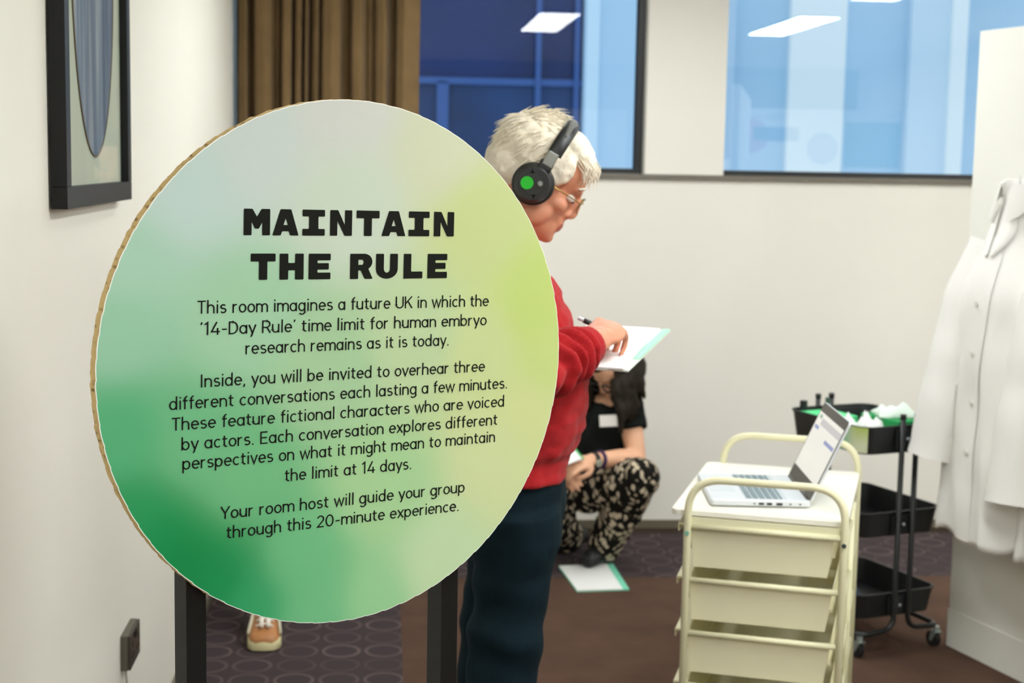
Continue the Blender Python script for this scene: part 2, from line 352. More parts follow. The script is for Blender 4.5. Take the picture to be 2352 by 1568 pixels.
# lettering ------------------------------------------------------------
def A(cx, cy, rx, ry, a0, a1, n=12): return arc(cx, cy, rx, ry, a0, a1, n)
bo = lambda cx=.27: A(cx, .35, .215, .30, 0, 360, 24)
GL = {
 'a': (.56, [bo(.26), [(.475, .70), (.475, 0)]]), 'b': (.57, [[(.055, 1.04), (.055, 0)], bo(.275)]), 'c': (.50, [A(.27, .35, .215, .30, 48, 312, 16)]),
 'd': (.57, [bo(.26), [(.475, 1.04), (.475, 0)]]), 'e': (.54, [[(.06, .36), (.485, .36)] + A(.27, .35, .215, .30, 2, 318, 18)]),
 'f': (.36, [[(.15, 0), (.15, .80)] + A(.32, .80, .17, .19, 180, 90, 6), [(.01, .655), (.33, .655)]]),
 'g': (.56, [bo(.26), [(.475, .70), (.475, -.06)] + A(.27, -.06, .205, .19, 0, -150, 10)]), 'h': (.55, [[(.055, 1.04), (.055, 0)], [(.055, .40)] + A(.26, .42, .205, .23, 180, 0, 10) + [(.465, 0)]]),
 'i': (.19, [[(.09, 0), (.09, .70)], [(.09, .86), (.09, .97)]]), 'k': (.50, [[(.055, 1.04), (.055, 0)], [(.43, .7), (.06, .3)], [(.2, .43), (.45, 0)]]), 'l': (.19, [[(.09, 0), (.09, 1.04)]]),
 'm': (.84, [[(.055, .70), (.055, 0)], [(.055, .40)] + A(.24, .43, .185, .22, 180, 0, 10) + [(.425, 0)], [(.425, .40)] + A(.61, .43, .185, .22, 180, 0, 10) + [(.795, 0)]]),
 'n': (.55, [[(.055, .70), (.055, 0)], [(.055, .40)] + A(.26, .42, .205, .23, 180, 0, 10) + [(.465, 0)]]), 'o': (.54, [bo()]),
 'p': (.57, [[(.055, .70), (.055, -.27)], bo(.275)]), 'r': (.37, [[(.055, .70), (.055, 0)], [(.055, .38)] + A(.27, .40, .215, .245, 180, 80, 8)]),
 's': (.47, [A(.235, .505, .155, .145, 30, 262, 12) + A(.235, .205, .175, .155, 82, -150, 12)]), 't': (.38, [[(.15, .90), (.15, .20)] + A(.31, .20, .16, .15, 180, 280, 6), [(.01, .655), (.34, .655)]]),
 'u': (.55, [[(.055, .70), (.055, .28)] + A(.26, .28, .205, .23, 180, 360, 10), [(.465, .70), (.465, 0)]]), 'v': (.49, [[(.02, .70), (.245, .03), (.47, .70)]]), 'w': (.74, [[(.02, .70), (.20, .03), (.37, .66), (.54, .03), (.72, .70)]]),
 'x': (.48, [[(.03, .70), (.45, 0)], [(.45, .70), (.03, 0)]]), 'y': (.49, [[(.02, .70), (.255, .05)], [(.47, .70), (.24, -.03)] + A(.11, -.06, .12, .17, 10, -85, 6)]),
 'T': (.60, [[(.02, .95), (.58, .95)], [(.30, .95), (.30, 0)]]), 'U': (.66, [[(.065, 1), (.065, .33)] + A(.33, .33, .265, .28, 180, 360, 12) + [(.595, 1)]]), 'K': (.62, [[(.065, 1), (.065, 0)], [(.58, 1), (.08, .40)], [(.26, .60), (.60, 0)]]),
 'D': (.66, [[(.065, 0), (.065, 1)], [(.065, .95), (.26, .95)] + A(.26, .50, .33, .45, 90, -90, 16) + [(.065, .05)]]), 'R': (.62, [[(.065, 0), (.065, 1)], [(.065, .95), (.32, .95)] + A(.32, .70, .22, .25, 90, -90, 10) + [(.065, .45)], [(.34, .45), (.58, 0)]]),
 'I': (.22, [[(.10, 0), (.10, 1)]]), 'E': (.56, [[(.065, 0), (.065, 1)], [(.065, .95), (.52, .95)], [(.065, .50), (.48, .50)], [(.065, .05), (.53, .05)]]), 'Y': (.62, [[(.02, 1), (.31, .46), (.60, 1)], [(.31, .48), (.31, 0)]]),
 '1': (.36, [[(.02, .80), (.22, .97), (.22, 0)]]), '4': (.62, [[(.40, 1), (.06, .24), (.60, .24)], [(.45, .52), (.45, 0)]]), '2': (.58, [A(.28, .70, .215, .25, 165, -35, 12) + [(.06, .05), (.53, .05)]]), '0': (.64, [A(.31, .50, .255, .45, 0, 360, 26)]),
 '-': (.42, [[(.05, .40), (.37, .40)]]), '.': (.20, [[(.09, 0), (.09, .11)]]), ',': (.20, [[(.11, .10), (.06, -.14)]]), '\u2018': (.20, [[(.06, .80), (.11, 1.0)]]), '\u2019': (.20, [[(.12, 1.0), (.07, .80)]]), ' ': (.27, []),
}
def ribbon(g, pts, w, f):
    P = [Vector(p) for p in pts]; closed = (P[0]-P[-1]).length < 1e-6
    if closed: P = P[:-1]
    L, N = [], len(P)
    for i in range(N):
        a = P[(i-1) % N] if (closed or i > 0) else None; b = P[(i+1) % N] if (closed or i < N-1) else None
        d1 = (P[i]-a).normalized() if a is not None else None; d2 = (b-P[i]).normalized() if b is not None else None
        d1 = d1 or d2; d2 = d2 or d1
        t = (d1+d2).normalized(); nn = Vector((-t.y, t.x)); k = 1/max(.35, t.dot(d1)); L.append((P[i]+nn*w*k, P[i]-nn*w*k))
    base = len(g.v)
    for a, b in L: g.v.append(f(a)); g.v.append(f(b))
    for i in range(N if closed else N-1):
        j = (i+1) % N; g.face((base+2*i, base+2*i+1, base+2*j+1, base+2*j))
TA = radians(-1.08)
def plane_uv(x, y):
    d = ray(x, y); t = (SC-O).dot(sn)/d.dot(sn); P = O + d*t - SC; a, b = P.dot(su), P.dot(sv)
    return a*cos(TA)+b*sin(TA), -a*sin(TA)+b*cos(TA)
def place(a, b): return sl(a*cos(TA)-b*sin(TA), a*sin(TA)+b*cos(TA), .0010)
ink = mat('black_ink', (20, 21, 15), .6, spec=.12)
CAP = .0186
LINES = [[("This room imagines a future UK in which the", (452, 720), (1122, 703)), ("\u201814-Day Rule\u2019 time limit for human embryo", (459, 768), (1117, 748)), ("research remains as it is today.", (563, 812), (1031, 794))],
         [("Inside, you will be invited to overhear three", (459, 889), (1113, 853)), ("different conversations each lasting a few minutes.", (388, 942), (1165, 891)), ("These feature fictional characters who are voiced", (393, 988), (1158, 934)),
          ("by actors. Each conversation explores different", (416, 1033), (1142, 976)), ("perspectives on what it might mean to maintain", (418, 1078), (1137, 1015)), ("the limit at 14 days.", (653, 1104), (945, 1078))],
         [("Your room host will guide your group", (506, 1191), (1067, 1131)), ("through this 20-minute experience.", (519, 1238), (1054, 1171))]]
GAP = .06
for para in LINES:
    g = G()
    for txt, pa, pb in para:
        (a0, b0), (a1, b1) = plane_uv(*pa), plane_uv(*pb); bl = (b0+b1)/2
        wtot = sum(GL[c][0]+GAP for c in txt)-GAP; sx = (a1-a0)/wtot; x = 0
        for c in txt:
            adv, strokes = GL[c]
            for st in strokes:
                ribbon(g, st, .052, lambda p, x=x: place(a0+(p.x+x)*sx, bl+p.y*CAP))
            x += adv+GAP
    g.build('paragraph', ink, sign)
HG = {'M': ([(0, 0), (0, 1), (.33, 1), (.5, .70), (.67, 1), (1, 1), (1, 0), (.70, 0), (.70, .50), (.575, .25), (.425, .25), (.30, .50), (.30, 0)], []),
 'A': ([(0, 0), (.30, 1), (.71, 1), (1, 0), (.67, 0), (.62, .16), (.37, .16), (.32, 0)], [[(.42, .40), (.50, .66), (.58, .40)]]),
 'I': ([(0, 0), (0, .26), (.29, .26), (.29, .74), (0, .74), (0, 1), (1, 1), (1, .74), (.71, .74), (.71, .26), (1, .26), (1, 0)], []),
 'N': ([(0, 0), (0, 1), (.36, 1), (.67, .42), (.67, 1), (1, 1), (1, 0), (.66, 0), (.33, .58), (.33, 0)], []),
 'T': ([(.33, 0), (.33, .70), (0, .70), (0, 1), (1, 1), (1, .70), (.67, .70), (.67, 0)], []),
 'H': ([(0, 0), (0, 1), (.36, 1), (.36, .64), (.64, .64), (.64, 1), (1, 1), (1, 0), (.64, 0), (.64, .36), (.36, .36), (.36, 0)], []),
 'E': ([(0, 0), (0, 1), (1, 1), (1, .74), (.40, .74), (.40, .63), (.92, .63), (.92, .38), (.40, .38), (.40, .26), (1, .26), (1, 0)], []),
 'R': ([(0, 0), (0, 1), (.62, 1)] + arc(.62, .68, .36, .32, 80, -60, 8) + [(1, 0), (.64, 0), (.46, .34), (.36, .34), (.36, 0)], [[(.36, .56), (.36, .76), (.54, .76), (.60, .66), (.54, .56)]]),
 'U': ([(0, 1), (.36, 1), (.36, .42)] + arc(.5, .40, .14, .16, 180, 360, 8) + [(.64, 1), (1, 1), (1, .40)] + arc(.5, .38, .5, .38, 0, -180, 16), []),
 'L': ([(0, 0), (0, 1), (.40, 1), (.40, .28), (1, .28), (1, 0)], [])}
def corner(pts, r=.035):
    out = []; N = len(pts)
    for i in range(N):
        p, a, b = Vector(pts[i]), Vector(pts[i-1]), Vector(pts[(i+1) % N]); da, db = (a-p), (b-p)
        qa, qb = min(r, da.length*.45), min(r, db.length*.45); s1, e1 = p+da.normalized()*qa, p+db.normalized()*qb
        for t in (0, .5, 1): out.append(s1*(1-t)**2 + p*2*t*(1-t) + e1*t*t)
    return out
g = G()
HEAD = [('M', 535, 707), ('A', 722, 893), ('I', 917, 1063), ('N', 1097, 1240), ('T', 1268, 1418), ('A', 1432, 1588), ('I', 1608, 1743), ('N', 1772, 1903)]
HEAD2 = [('T', 580, 742), ('H', 768, 925), ('E', 957, 1100), ('R', 1227, 1375), ('U', 1395, 1537), ('L', 1575, 1698), ('E', 1730, 1858)]
for row, (ya0, ya1), (yb0, yb1) in ((HEAD, (112, 136), (283, 291)), (HEAD2, (406, 405), (574, 562))):
    x0, x1 = row[0][1], row[-1][2]
    for ch, a, b in row:
        q = lambda x, e: e[0] + (e[1]-e[0])*(x-x0)/(x1-x0)
        pxy = lambda x, yy: plane_uv(370+x/2.834, 440+yy/2.834)
        l0 = pxy(a, q(a, (yb0, yb1))); l1 = pxy(b, q(b, (yb0, yb1))); h0 = pxy(a, q(a, (ya0, ya1)))
        outl, holes = HG[ch]; loops = [[Vector((p.x, p.y, 0)) for p in corner(outl)]] + [[Vector((p[0], p[1], 0)) for p in h] for h in holes]
        tri = tessellate_polygon(loops); flat = [p for l in loops for p in l]; k = len(g.v)
        hh = .0383
        for p in flat: g.v.append(place(l0[0]+(l1[0]-l0[0])*p.x, (l0[1]+l1[1])/2+hh*p.y))
        for tr in tri: g.face([k+i for i in tr])
g.build('heading', ink, sign)

# ================================================================ PICTURE, SOCKET, CURTAIN
pd = .035
A0 = on_x(155.3, 479, X0+pd); A1 = on_x(303, 459, X0+pd)
pz = (A0.z+A1.z)/2; pw = A1.y-A0.y; ph = .95
pic = thing('framed_picture', 'black framed oval picture hanging on the cream side wall', 'picture', (X0, (A0.y+A1.y)/2, pz))
fb = .042
bfm = mat('black_picture_frame', (10, 11, 10), .4, spec=.3)
g = G(); g.bb((0.004, -pw/2, 0), (pd, pw/2, fb)).bb((0.004, -pw/2, ph-fb), (pd, pw/2, ph)).bb((0.004, -pw/2, fb), (pd, -pw/2+fb, ph-fb)).bb((0.004, pw/2-fb, fb), (pd, pw/2, ph-fb))
g.build('frame', bfm, pic, bevel=.0015)
G().bb((.0045, -pw/2+fb, fb), (.017, pw/2-fb, ph-fb)).build('mount', mat('pale_green_mount', (196, 206, 186), .8), pic)
m = bpy.data.materials.new('oval_print'); m.use_nodes = True; n = NT(m); MATS['oval_print'] = m
bs = n.n['Principled BSDF']; bs.inputs['Roughness'].default_value = .6
tc = n.add('ShaderNodeTexCoord'); mp = n.add('ShaderNodeMapping'); n.link(tc.outputs['Object'], mp.inputs[0]); mp.inputs['Scale'].default_value = (1, 9, .6)
nz = n.add('ShaderNodeTexNoise'); nz.inputs['Scale'].default_value = 1.9; nz.inputs['Detail'].default_value = 5; n.link(mp.outputs[0], nz.inputs['Vector'])
cr = n.add('ShaderNodeValToRGB'); n.link(nz.outputs[0], cr.inputs[0]); e = cr.color_ramp.elements
e[0].position = .32; e[0].color = (*lin((44, 70, 104)), 1); e[1].position = .68; e[1].color = (*lin((160, 172, 178)), 1); x = e.new(.5); x.color = (*lin((100, 120, 142)), 1)
n.link(cr.outputs[0], bs.inputs['Base Color'])
ov = [(cos(2*pi*i/64), sin(2*pi*i/64)) for i in range(64)]
oc = on_x(228, 357, X0+.02).z - pz; oh = .40
g = G(); g.rings([[Vector((.017, .012+.225*a, oc+oh+oh*b)) for a, b in ov], [Vector((.0182, .012+.225*a, oc+oh+oh*b)) for a, b in ov]]); g.build('oval_print', MATS['oval_print'], pic)
g = G(); g.tube([Vector((.0182, .012+.227*a, oc+oh+oh*1.005*b)) for a, b in ov+[ov[0]]], .0022, 6, cap=False); g.build('oval_rim', mat('bronze_rim', (96, 84, 66), .4), pic, smooth=True)
G().bb((.022, -pw/2+fb, fb), (.024, pw/2-fb, ph-fb)).build('glass', glass('picture_glass', .16), pic)

so = thing('wall_socket', 'small dark power socket low on the cream side wall', 'socket', (X0, 3.69, .417))
so_m = mat('dark_socket', (70, 64, 56), .35, metal=.3)
G().bb((0, -.074, -.044), (.018, .074, .044)).build('back_box', mat('grey_box', (96, 90, 76), .5), so, bevel=.003)
g = G(); g.bb((.018, -.073, -.043), (.024, .073, .043)); g.build('face_plate', so_m, so, bevel=.002)
hole = mat('socket_hole', (16, 15, 14), .5)
for s in (-1, 1):
    g = G(); g.bb((.024, s*.036-.004, .006), (.0246, s*.036+.004, .020)).bb((.024, s*.036-.016, -.018), (.0246, s*.036-.008, -.010)).bb((.024, s*.036+.008, -.018), (.0246, s*.036+.016, -.010)); g.build('pin_holes', hole, so)
    G().bb((.024, s*.01-.006, .022), (.027, s*.01+.006, .036)).build('rocker_switch', hole, so)
cb = tag(G().tube(bend([(X0+.008, 3.64, .37), (X0+.012, 3.65, .30), (X0+.01, 3.72, .14), (X0+.018, 3.8, .03)], .06), .003, 6).build('cable', mat('grey_cable', (176, 172, 160), .5), smooth=True), 'thin grey cable dropping from the dark wall socket', 'cable')

# curtain
m = mat('brown_curtain', (122, 98, 64), .85, spec=.2, nscale=9, namt=.10, bump=.12, bscale=500, sheen=.1)
cu = thing('curtain', 'brown pleated curtain hanging over the far left window', 'curtain', (-.22, 6.43, 1.42))
def xb(px, y=120): return on_y(px, y, 6.43).x
folds = [(548, .0), (556, .012), (566, .028), (574, -.045), (580, -.05), (590, .03), (612, .04), (624, .02), (630, -.035), (640, -.01), (645, -.04), (652, .03), (668, .03), (674, -.05), (682, .02), (690, .025), (696, -.035), (704, .02), (712, -.05), (722, .01), (728, .02), (736, -.03),
         (744, .03), (765, .045), (782, .03), (790, -.045), (804, -.05), (812, .03), (832, .035), (842, -.03), (850, -.01), (858, -.035), (866, .02), (885, .035), (892, .0), (898, -.06), (906, -.055), (914, .025), (930, .045), (950, .03), (966, .018)]
pts = []
for i in range(len(folds)-1):
    (p0, d0), (p1, d1) = folds[i], folds[i+1]
    for k in range(4):
        t = k/4; s = t*t*(3-2*t); pts.append((xb(p0+(p1-p0)*t), d0+(d1-d0)*s))
pts.append((xb(966), .018))
g = G(); rr = []
NZ = 36
for j in range(NZ+1):
    z = 1.42 + 1.15*j/NZ; row = []
    for i, (x, dpt) in enumerate(pts):
        a = .75+.25*noise.noise((x*9, z*1.1, 3)); w = .006*noise.noise((x*14, z*7, 5))
        edge = .012*noise.noise((x*20, z*16, 9))*max(0, 1-abs(x-xb(940))/.05)
        row.append(Vector((x + .008*noise.noise((x*5, z*1.3, 8)), 6.43 - dpt*a*1.3 + w + edge, z)))
    rr.append(row)
back = [[p + Vector((0, .004, 0)) for p in row[::-1]] for row in rr]
g.rings([a+b for a, b in zip(rr, back)]); g.build('fabric', m, cu, smooth=True, world=True)
g = G(); g.bb((xb(548)-.005, 6.40, 2.565), (xb(966)+.4, 6.46, 2.6)); g.build('curtain_track', alu, cu, world=True)

# ================================================================ CREAM DRAWER TROLLEY
cream = mat('cream_metal', (226, 222, 184), .38, nscale=3, namt=.02); cream_top = mat('cream_top', (240, 237, 222), .35)
tray_m = mat('cream_plastic', (250, 246, 212), .45, nscale=4, namt=.03); 
_n = NT(tray_m); _p = _n.n['Principled BSDF']; _t = _n.add('ShaderNodeBsdfTranslucent'); _t.inputs[0].default_value = (*lin((255, 240, 168)), 1); _x = _n.add('ShaderNodeMixShader'); _x.inputs[0].default_value = .15
_n.link(_p.outputs[0], _x.inputs[1]); _n.link(_t.outputs[0], _x.inputs[2]); _n.link(_x.outputs[0], _n.n['Material Output'].inputs[0])
lip_m = mat('cream_lip', (238, 232, 196), .4)
TA_ = radians(-20.3)
tr = thing('drawer_trolley', 'cream drawer trolley with tube handles carrying the open laptop', 'trolley', (.748, 3.565, 0), TA_)
TW, TD, TT = .375, .645, .78
R_ = .0095
for nm, yy in (('handle_frame', 0.0), ('handle_frame', TD)):
    g = G(); g.tube(bend([(0, yy, .07), (0, yy, .862), (TW, yy, .862), (TW, yy, .07)], .085, 10), R_, 12); g.build(nm, cream, tr, smooth=True)
g = G(); g.cyl((TW, TD*.52, .07), (TW, TD*.52, TT-.02), R_, 12); g.build('post', cream, tr, smooth=True)
g = G(); g.cyl((0, TD*.52, .07), (0, TD*.52, TT-.02), R_, 12); g.build('post', cream, tr, smooth=True)
g = G().poly(rrect(-.045, .014, TW+.006, TD-.004, .02), .014, o=(0, 0, TT-.014)); g.build('top', cream_top, tr, bevel=.002)
for yy in (.006, TD-.012): G().bb((.009, yy, TT-.038), (TW-.009, yy+.006, TT-.015)).build('apron', cream, tr)
scr = mat('steel_screw', (86, 100, 100), .3, metal=.8); grn = mat('green_plug', (120, 176, 150), .5)
for x, mm in ((0, grn), (TW, scr)):
    g = G().cyl((x, -.0075, TT-.052), (x, -.0125, TT-.052), .0058, 12); g.build('screw', mm, tr, smooth=True, angle=40)
ND, Z1, DZ = 5, .742, .1335
for i in range(ND):
    z = Z1 - DZ*i
    for yy in (.004, TD-.004): G().cyl((.006, yy, z), (TW-.006, yy, z), .0075, 10).build('rail', cream, tr, smooth=True)
    for yy in (.03, TD-.03): G().cyl((TW, yy, z-.03), (TW, TD*.52, z-.03), .006, 8).build('side_rail', cream, tr, smooth=True) if yy < .1 else G().cyl((TW, yy, z-.03), (TW, TD*.52, z-.03), .006, 8).build('side_rail', cream, tr, smooth=True)
    # tapered open drawer, its front lip to the left
    dr = G(); zt, zb = z+.002, z-.106
    def rect(x0, x1, y0, y1, zz): return [Vector((x0, y0, zz)), Vector((x1, y0, zz)), Vector((x1, y1, zz)), Vector((x0, y1, zz))]
    outer = [rect(.012, TW-.038, .026, TD-.026, zb), rect(.004, TW-.022, .014, TD-.014, zt)]
    inner = [rect(.007, TW-.025, .017, TD-.017, zt), rect(.015, TW-.041, .029, TD-.029, zb+.003)]
    dr.rings(outer+inner); d_ = dr.build('drawer', tray_m, tr, bevel=.0015)
    g = G().poly([(-.026, .018), (.006, .018), (.006, TD-.018), (-.026, TD-.018), (-.034, TD*.5)], .006, o=(0, 0, zt-.004)); g.bb((-.028, .03, zt-.022), (-.024, TD-.03, zt-.002)); g.build('drawer_handle', lip_m, d_, bevel=.002)
    G().bb((TW-.034, .03, zb+.050), (TW-.022, TD-.03, zb+.057)).build('tray_rib', lip_m, d_)
g = G().bb((.01, .02, .07), (TW-.01, TD-.02, .08)); g.build('base_shelf', cream, tr)
blk = mat('black_rubber', (22, 22, 24), .6)
for x in (.0, TW):
    for yy in (0, TD):
        c = G().cyl((x-.011, yy, .026), (x+.011, yy, .026), .026, 18).build('caster', blk, tr, smooth=True, angle=40)
        G().cyl((x, yy, .045), (x, yy, .078), .009, 10).build('caster_stem', scr, c, smooth=True)

# ================================================================ LAPTOP
silver = mat('silver_plastic', (216, 220, 222), .35, metal=.15); dkgrey = mat('dark_bezel', (72, 70, 64), .4)
LA = atan2(-.10, .995)
LP = Vector((.815, 3.615, TT))
lp = thing('laptop', 'open silver laptop with a light screen standing on the cream trolley', 'laptop', LP, LA)
LW, LD = .325, .248        # LW along the hinge (local y), LD front to hinge (local x)
g = G().poly(rrect(0, 0, LD, LW, .012), .015, o=(0, 0, .003)); base = g.build('base', silver, lp, bevel=.003)
keyp = mat('key_plastic', (120, 138, 142), .5)
kk = mat('keyboard_well', (196, 204, 206), .5)
G().bb((.088, .018, .018), (.192, LW-.018, .0184)).build('keyboard_deck', kk, base)
g = G()
for r in range(6):
    x0 = .091+.0166*r; w = .0125 if r < 5 else .006; k = 13
    for c in range(k):
        y0 = .021+c*(LW-.042)/k
        if r == 0 and 3 <= c <= 8: continue
        g.bb((x0, y0, .0184), (x0+w, y0+(LW-.042)/k-.0035, .0202))
    if r == 0: g.bb((x0, .021+3*(LW-.042)/k, .0184), (x0+w, .021+9*(LW-.042)/k-.0035, .0202))
g.build('keys', keyp, base)
G().bb((.012, .10, .018), (.075, .21, .0184)).build('touchpad', mat('touchpad', (204, 210, 212), .3), base)
g = G()
for (x, w) in ((.118, .013), (.138, .013), (.162, .015)): g.bb((x, -.0012, .007), (x+w, .002, .0125))
for x in (.105, .194, .218): g.bb((x, -.0008, .0085), (x+.005, .002, .0115))
g.build('ports', blk, base)
g = G().cyl((LD-.003, .02, .017), (LD-.003, LW-.02, .017), .006, 10); g.build('hinge', dkgrey, lp, smooth=True)
# lid tilted back
ta = radians(24); LH = .222
lx = Vector((sin(ta), 0, cos(ta))); ln = Vector((-cos(ta), 0, sin(ta)))
RL = Matrix((( 0, lx.x, ln.x), (1, 0, 0), (0, lx.z, ln.z)))      # local x->y axis, y->up the lid, z->towards user
hp = Vector((LD-.004, 0, .016))
g = G().poly(rrect(.002, .0, LW-.002, LH, .010), .006, R=RL, o=hp-ln*.006); lid = g.build('lid', silver, lp, bevel=.0015)
G().poly(rrect(.004, .002, LW-.004, LH-.002, .009), .001, R=RL, o=hp).build('bezel', dkgrey, lid)
def lpnt(a, b, o=.0013): return hp + RL @ Vector((a, b, o))
m = bpy.data.materials.new('lit_screen'); m.use_nodes = True; nn = NT(m); bs = nn.n['Principled BSDF']; MATS['lit_screen'] = m
bs.inputs['Base Color'].default_value = (.05, .05, .05, 1); bs.inputs['Roughness'].default_value = .3; bs.inputs['Emission Color'].default_value = (*lin((228, 226, 216)), 1); bs.inputs['Emission Strength'].default_value = .95
sc0, sc1, sr0, sr1 = .010, LW-.010, .040, LH-.026
g = G(); g.v += [lpnt(sc0, sr0), lpnt(sc1, sr0), lpnt(sc1, sr1), lpnt(sc0, sr1)]; g.face((0, 1, 2, 3)); scn = g.build('screen', m, lid)
def scr_rect(a0, b0, a1, b1, name, col, st=.8):
    if name not in MATS:
        mm = mat(name, (30, 30, 30), .4); b2 = mm.node_tree.nodes['Principled BSDF']; b2.inputs['Emission Color'].default_value = (*lin(col), 1); b2.inputs['Emission Strength'].default_value = st
    g = G(); g.v += [lpnt(a0, b0, .0016), lpnt(a1, b0, .0016), lpnt(a1, b1, .0016), lpnt(a0, b1, .0016)]; g.face((0, 1, 2, 3)); g.build('screen_content', MATS[name], scn)
scr_rect(.012, sr1-.030, LW-.07, sr1-.012, 'screen_grey', (212, 208, 208)); scr_rect(.02, sr1-.062, .135, sr1-.052, 'screen_blue', (150, 160, 206)); scr_rect(.25, sr1-.045, .30, sr1-.036, 'screen_blue', (150, 160, 206)); scr_rect(LW-.06, sr1-.016, LW-.03, sr1-.006, 'screen_green', (150, 190, 160))

# ================================================================ BLACK THREE-TIER CART
cm = mat('black_steel', (26, 28, 28), .42, nscale=6, namt=.1)
CA = atan2(.342, .94)
ct = thing('utility_cart', 'black three tier metal utility cart on casters behind the cream trolley', 'cart', (1.575, 4.764, 0), CA)
CW, CD = .345, .43
inner_m = mat('black_tray_inside', (24, 28, 28), .5)
for (zt, hgt) in ((.775, .095), (.485, .085), (.208, .085)):
    o1 = rrect(0.012, .012, CW-.012, CD-.012, .045, 6); o2 = rrect(0, 0, CW, CD, .05, 6); i2 = rrect(.0025, .0025, CW-.0025, CD-.0025, .048, 6); i1 = rrect(.0145, .0145, CW-.0145, CD-.0145, .043, 6)
    g = G(); rim = rrect(-.004, -.004, CW+.004, CD+.004, .052, 6)
    g.rings([[Vector((*p, zt-hgt)) for p in o1], [Vector((*p, zt-.006)) for p in o2], [Vector((*p, zt-.005)) for p in rim], [Vector((*p, zt)) for p in rim], [Vector((*p, zt)) for p in i2], [Vector((*p, zt-hgt+.002)) for p in i1]])
    g.build('tray', cm, ct, smooth=True, angle=35)
    for yy, s in ((0, -1), (CD, 1)):
        G().bb((CW/2-.045, yy+s*.001, zt-.078), (CW/2+.045, yy+s*.010, zt-.012)).build('bracket', cm, ct, bevel=.002)
        G().cyl((CW/2, yy+s*.010, zt-.045), (CW/2, yy+s*.0145, zt-.045), .0062, 12).build('bolt', mat('zinc_bolt', (186, 196, 200), .3, metal=.6), ct, smooth=True)
for s in (-1, 1):
    xx = CW/2+s*.029; xo = CW/2+s*(CW/2-.005)
    path = [(xx, -.018, .80), (xx, -.018, .085), (xo, -.018, .078), (xo, CD+.018, .078), (xx, CD+.018, .085), (xx, CD+.018, .80)]
    G().tube(bend(path, .05, 8), .0092, 10).build('frame_tube', cm, ct, smooth=True)
    for yy in (-.018, CD+.018): G().cyl((xx, yy, .80), (xx, yy, .815), .0105, 12).build('end_cap', cm, ct, smooth=True)
chrome = mat('caster_chrome', (190, 205, 200), .25, metal=.7)
for x in (.012, CW-.012):
    for yy in (-.012, CD+.012):
        w = G().cyl((x-.009, yy+.012, .027), (x+.009, yy+.012, .027), .027, 20).build('caster_wheel', blk, ct, smooth=True, angle=40)
        g = G(); g.cyl((x, yy, .055), (x, yy, .074), .011, 12)
        for q in (-1, 1): g.poly([(-.014, .058), (.014, .058), (.018, .02), (.008, .02)], .0025, R=Matrix(((0, 0, 1), (1, 0, 0), (0, 1, 0))), o=(x+q*.0115-.00125, yy, 0))
        g.bb((x-.013, yy-.014, .054), (x+.013, yy+.014, .058)); g.build('caster_fork', chrome, w, smooth=True, angle=30)
CM = WORLD[ct.name]
def cart(x, y, z): return CM @ Vector((x, y, z))
# things lying in the cart
def rumpled(name, m, w, d, h, seedv, loc, rz, label, cat, n=22, group=None):
    g = G(); rows = []
    for i in range(n+1):
        row = []
        for j in range(n+1):
            a, b = i/n-.5, j/n-.5; e = max(0, 1-(2*max(abs(a), abs(b)))**4)
            zz = h*(.25+.75*e)*(.55+.6*noise.noise((a*3+seedv, b*3, seedv)) + .25*abs(noise.noise((a*9, b*9+seedv, 2))))
            row.append(Vector((a*w*(1+.12*noise.noise((b*4, seedv, 1))), b*d*(1+.12*noise.noise((a*4, seedv, 7))), max(.002, zz))))
        rows.append(row)
    g.rings(rows, cap=False, closed=False)
    rows2 = [[Vector((p.x, p.y, 0)) for p in r] for r in rows]
    k = len(g.v); g.rings(rows2, cap=False, closed=False)
    per = [i*(n+1) for i in range(n+1)] + [n*(n+1)+j for j in range(1, n+1)] + [i*(n+1)+n for i in range(n-1, -1, -1)] + [j for j in range(n-1, 0, -1)]
    for q in range(len(per)):
        a, b = per[q], per[(q+1) % len(per)]; g.face((a, b, k+b, k+a))
    o = g.build(name, m, smooth=True); o.location = loc; o.rotation_euler = (0, 0, rz); return tag(o, label, cat, group)
green = mat('green_fabric', (22, 150, 78), .7); mint = mat('mint_paper', (160, 232, 190), .6); wht = mat('white_cloth', (240, 244, 238), .8)
zt0 = .775-.095+.003
def tray_box(a, b, z0, h, name, mm, label, cat):
    o = G().bb((a[0], a[1], 0), (b[0], b[1], h)).build(name, mm, bevel=.002); o.location = CM.translation + Vector((0, 0, z0)); o.rotation_euler = (0, 0, CA); return tag(o, label, cat)
tray_box((.03, .24), (.16, .40), zt0, .084, 'green_box', mat('bright_green_card', (84, 220, 140), .5), 'bright green box in the top tray corner by the laptop screen', 'box')
tray_box((.16, .022), (.322, .225), zt0, .098, 'green_folder', green, 'deep green folder under the pale paper bag in the top cart tray', 'folder')
rumpled('tissue', wht, .12, .17, .15, 3.1, cart(.085, .12, zt0+.002), CA, 'crumpled white tissue heaped beside the green folder in the cart', 'tissue')
rumpled('paper_bag', mat('white_paper_bag', (226, 240, 228), .7), .13, .13, .045, 8.4, cart(.235, .14, zt0+.0985), CA-.4, 'rumpled pale paper bag lying on the green folder in the cart', 'bag')
rumpled('mint_sheet', mint, .13, .10, .028, 5.5, cart(.235, .31, zt0), CA, 'mint green paper sheet lying at the back of the top tray', 'paper')
bt = thing('small_bottle', 'small dark bottle standing at the back of the top cart tray', 'bottle', cart(.05, .405, zt0)); 
G().cyl((0, 0, 0), (0, 0, .085), .014, 16).build('bottle_body', mat('dark_bottle', (22, 52, 44), .3), bt, smooth=True, angle=40); G().cyl((0, 0, .085), (0, 0, .118), .0135, 16).build('cap', blk, bt, smooth=True, angle=40)
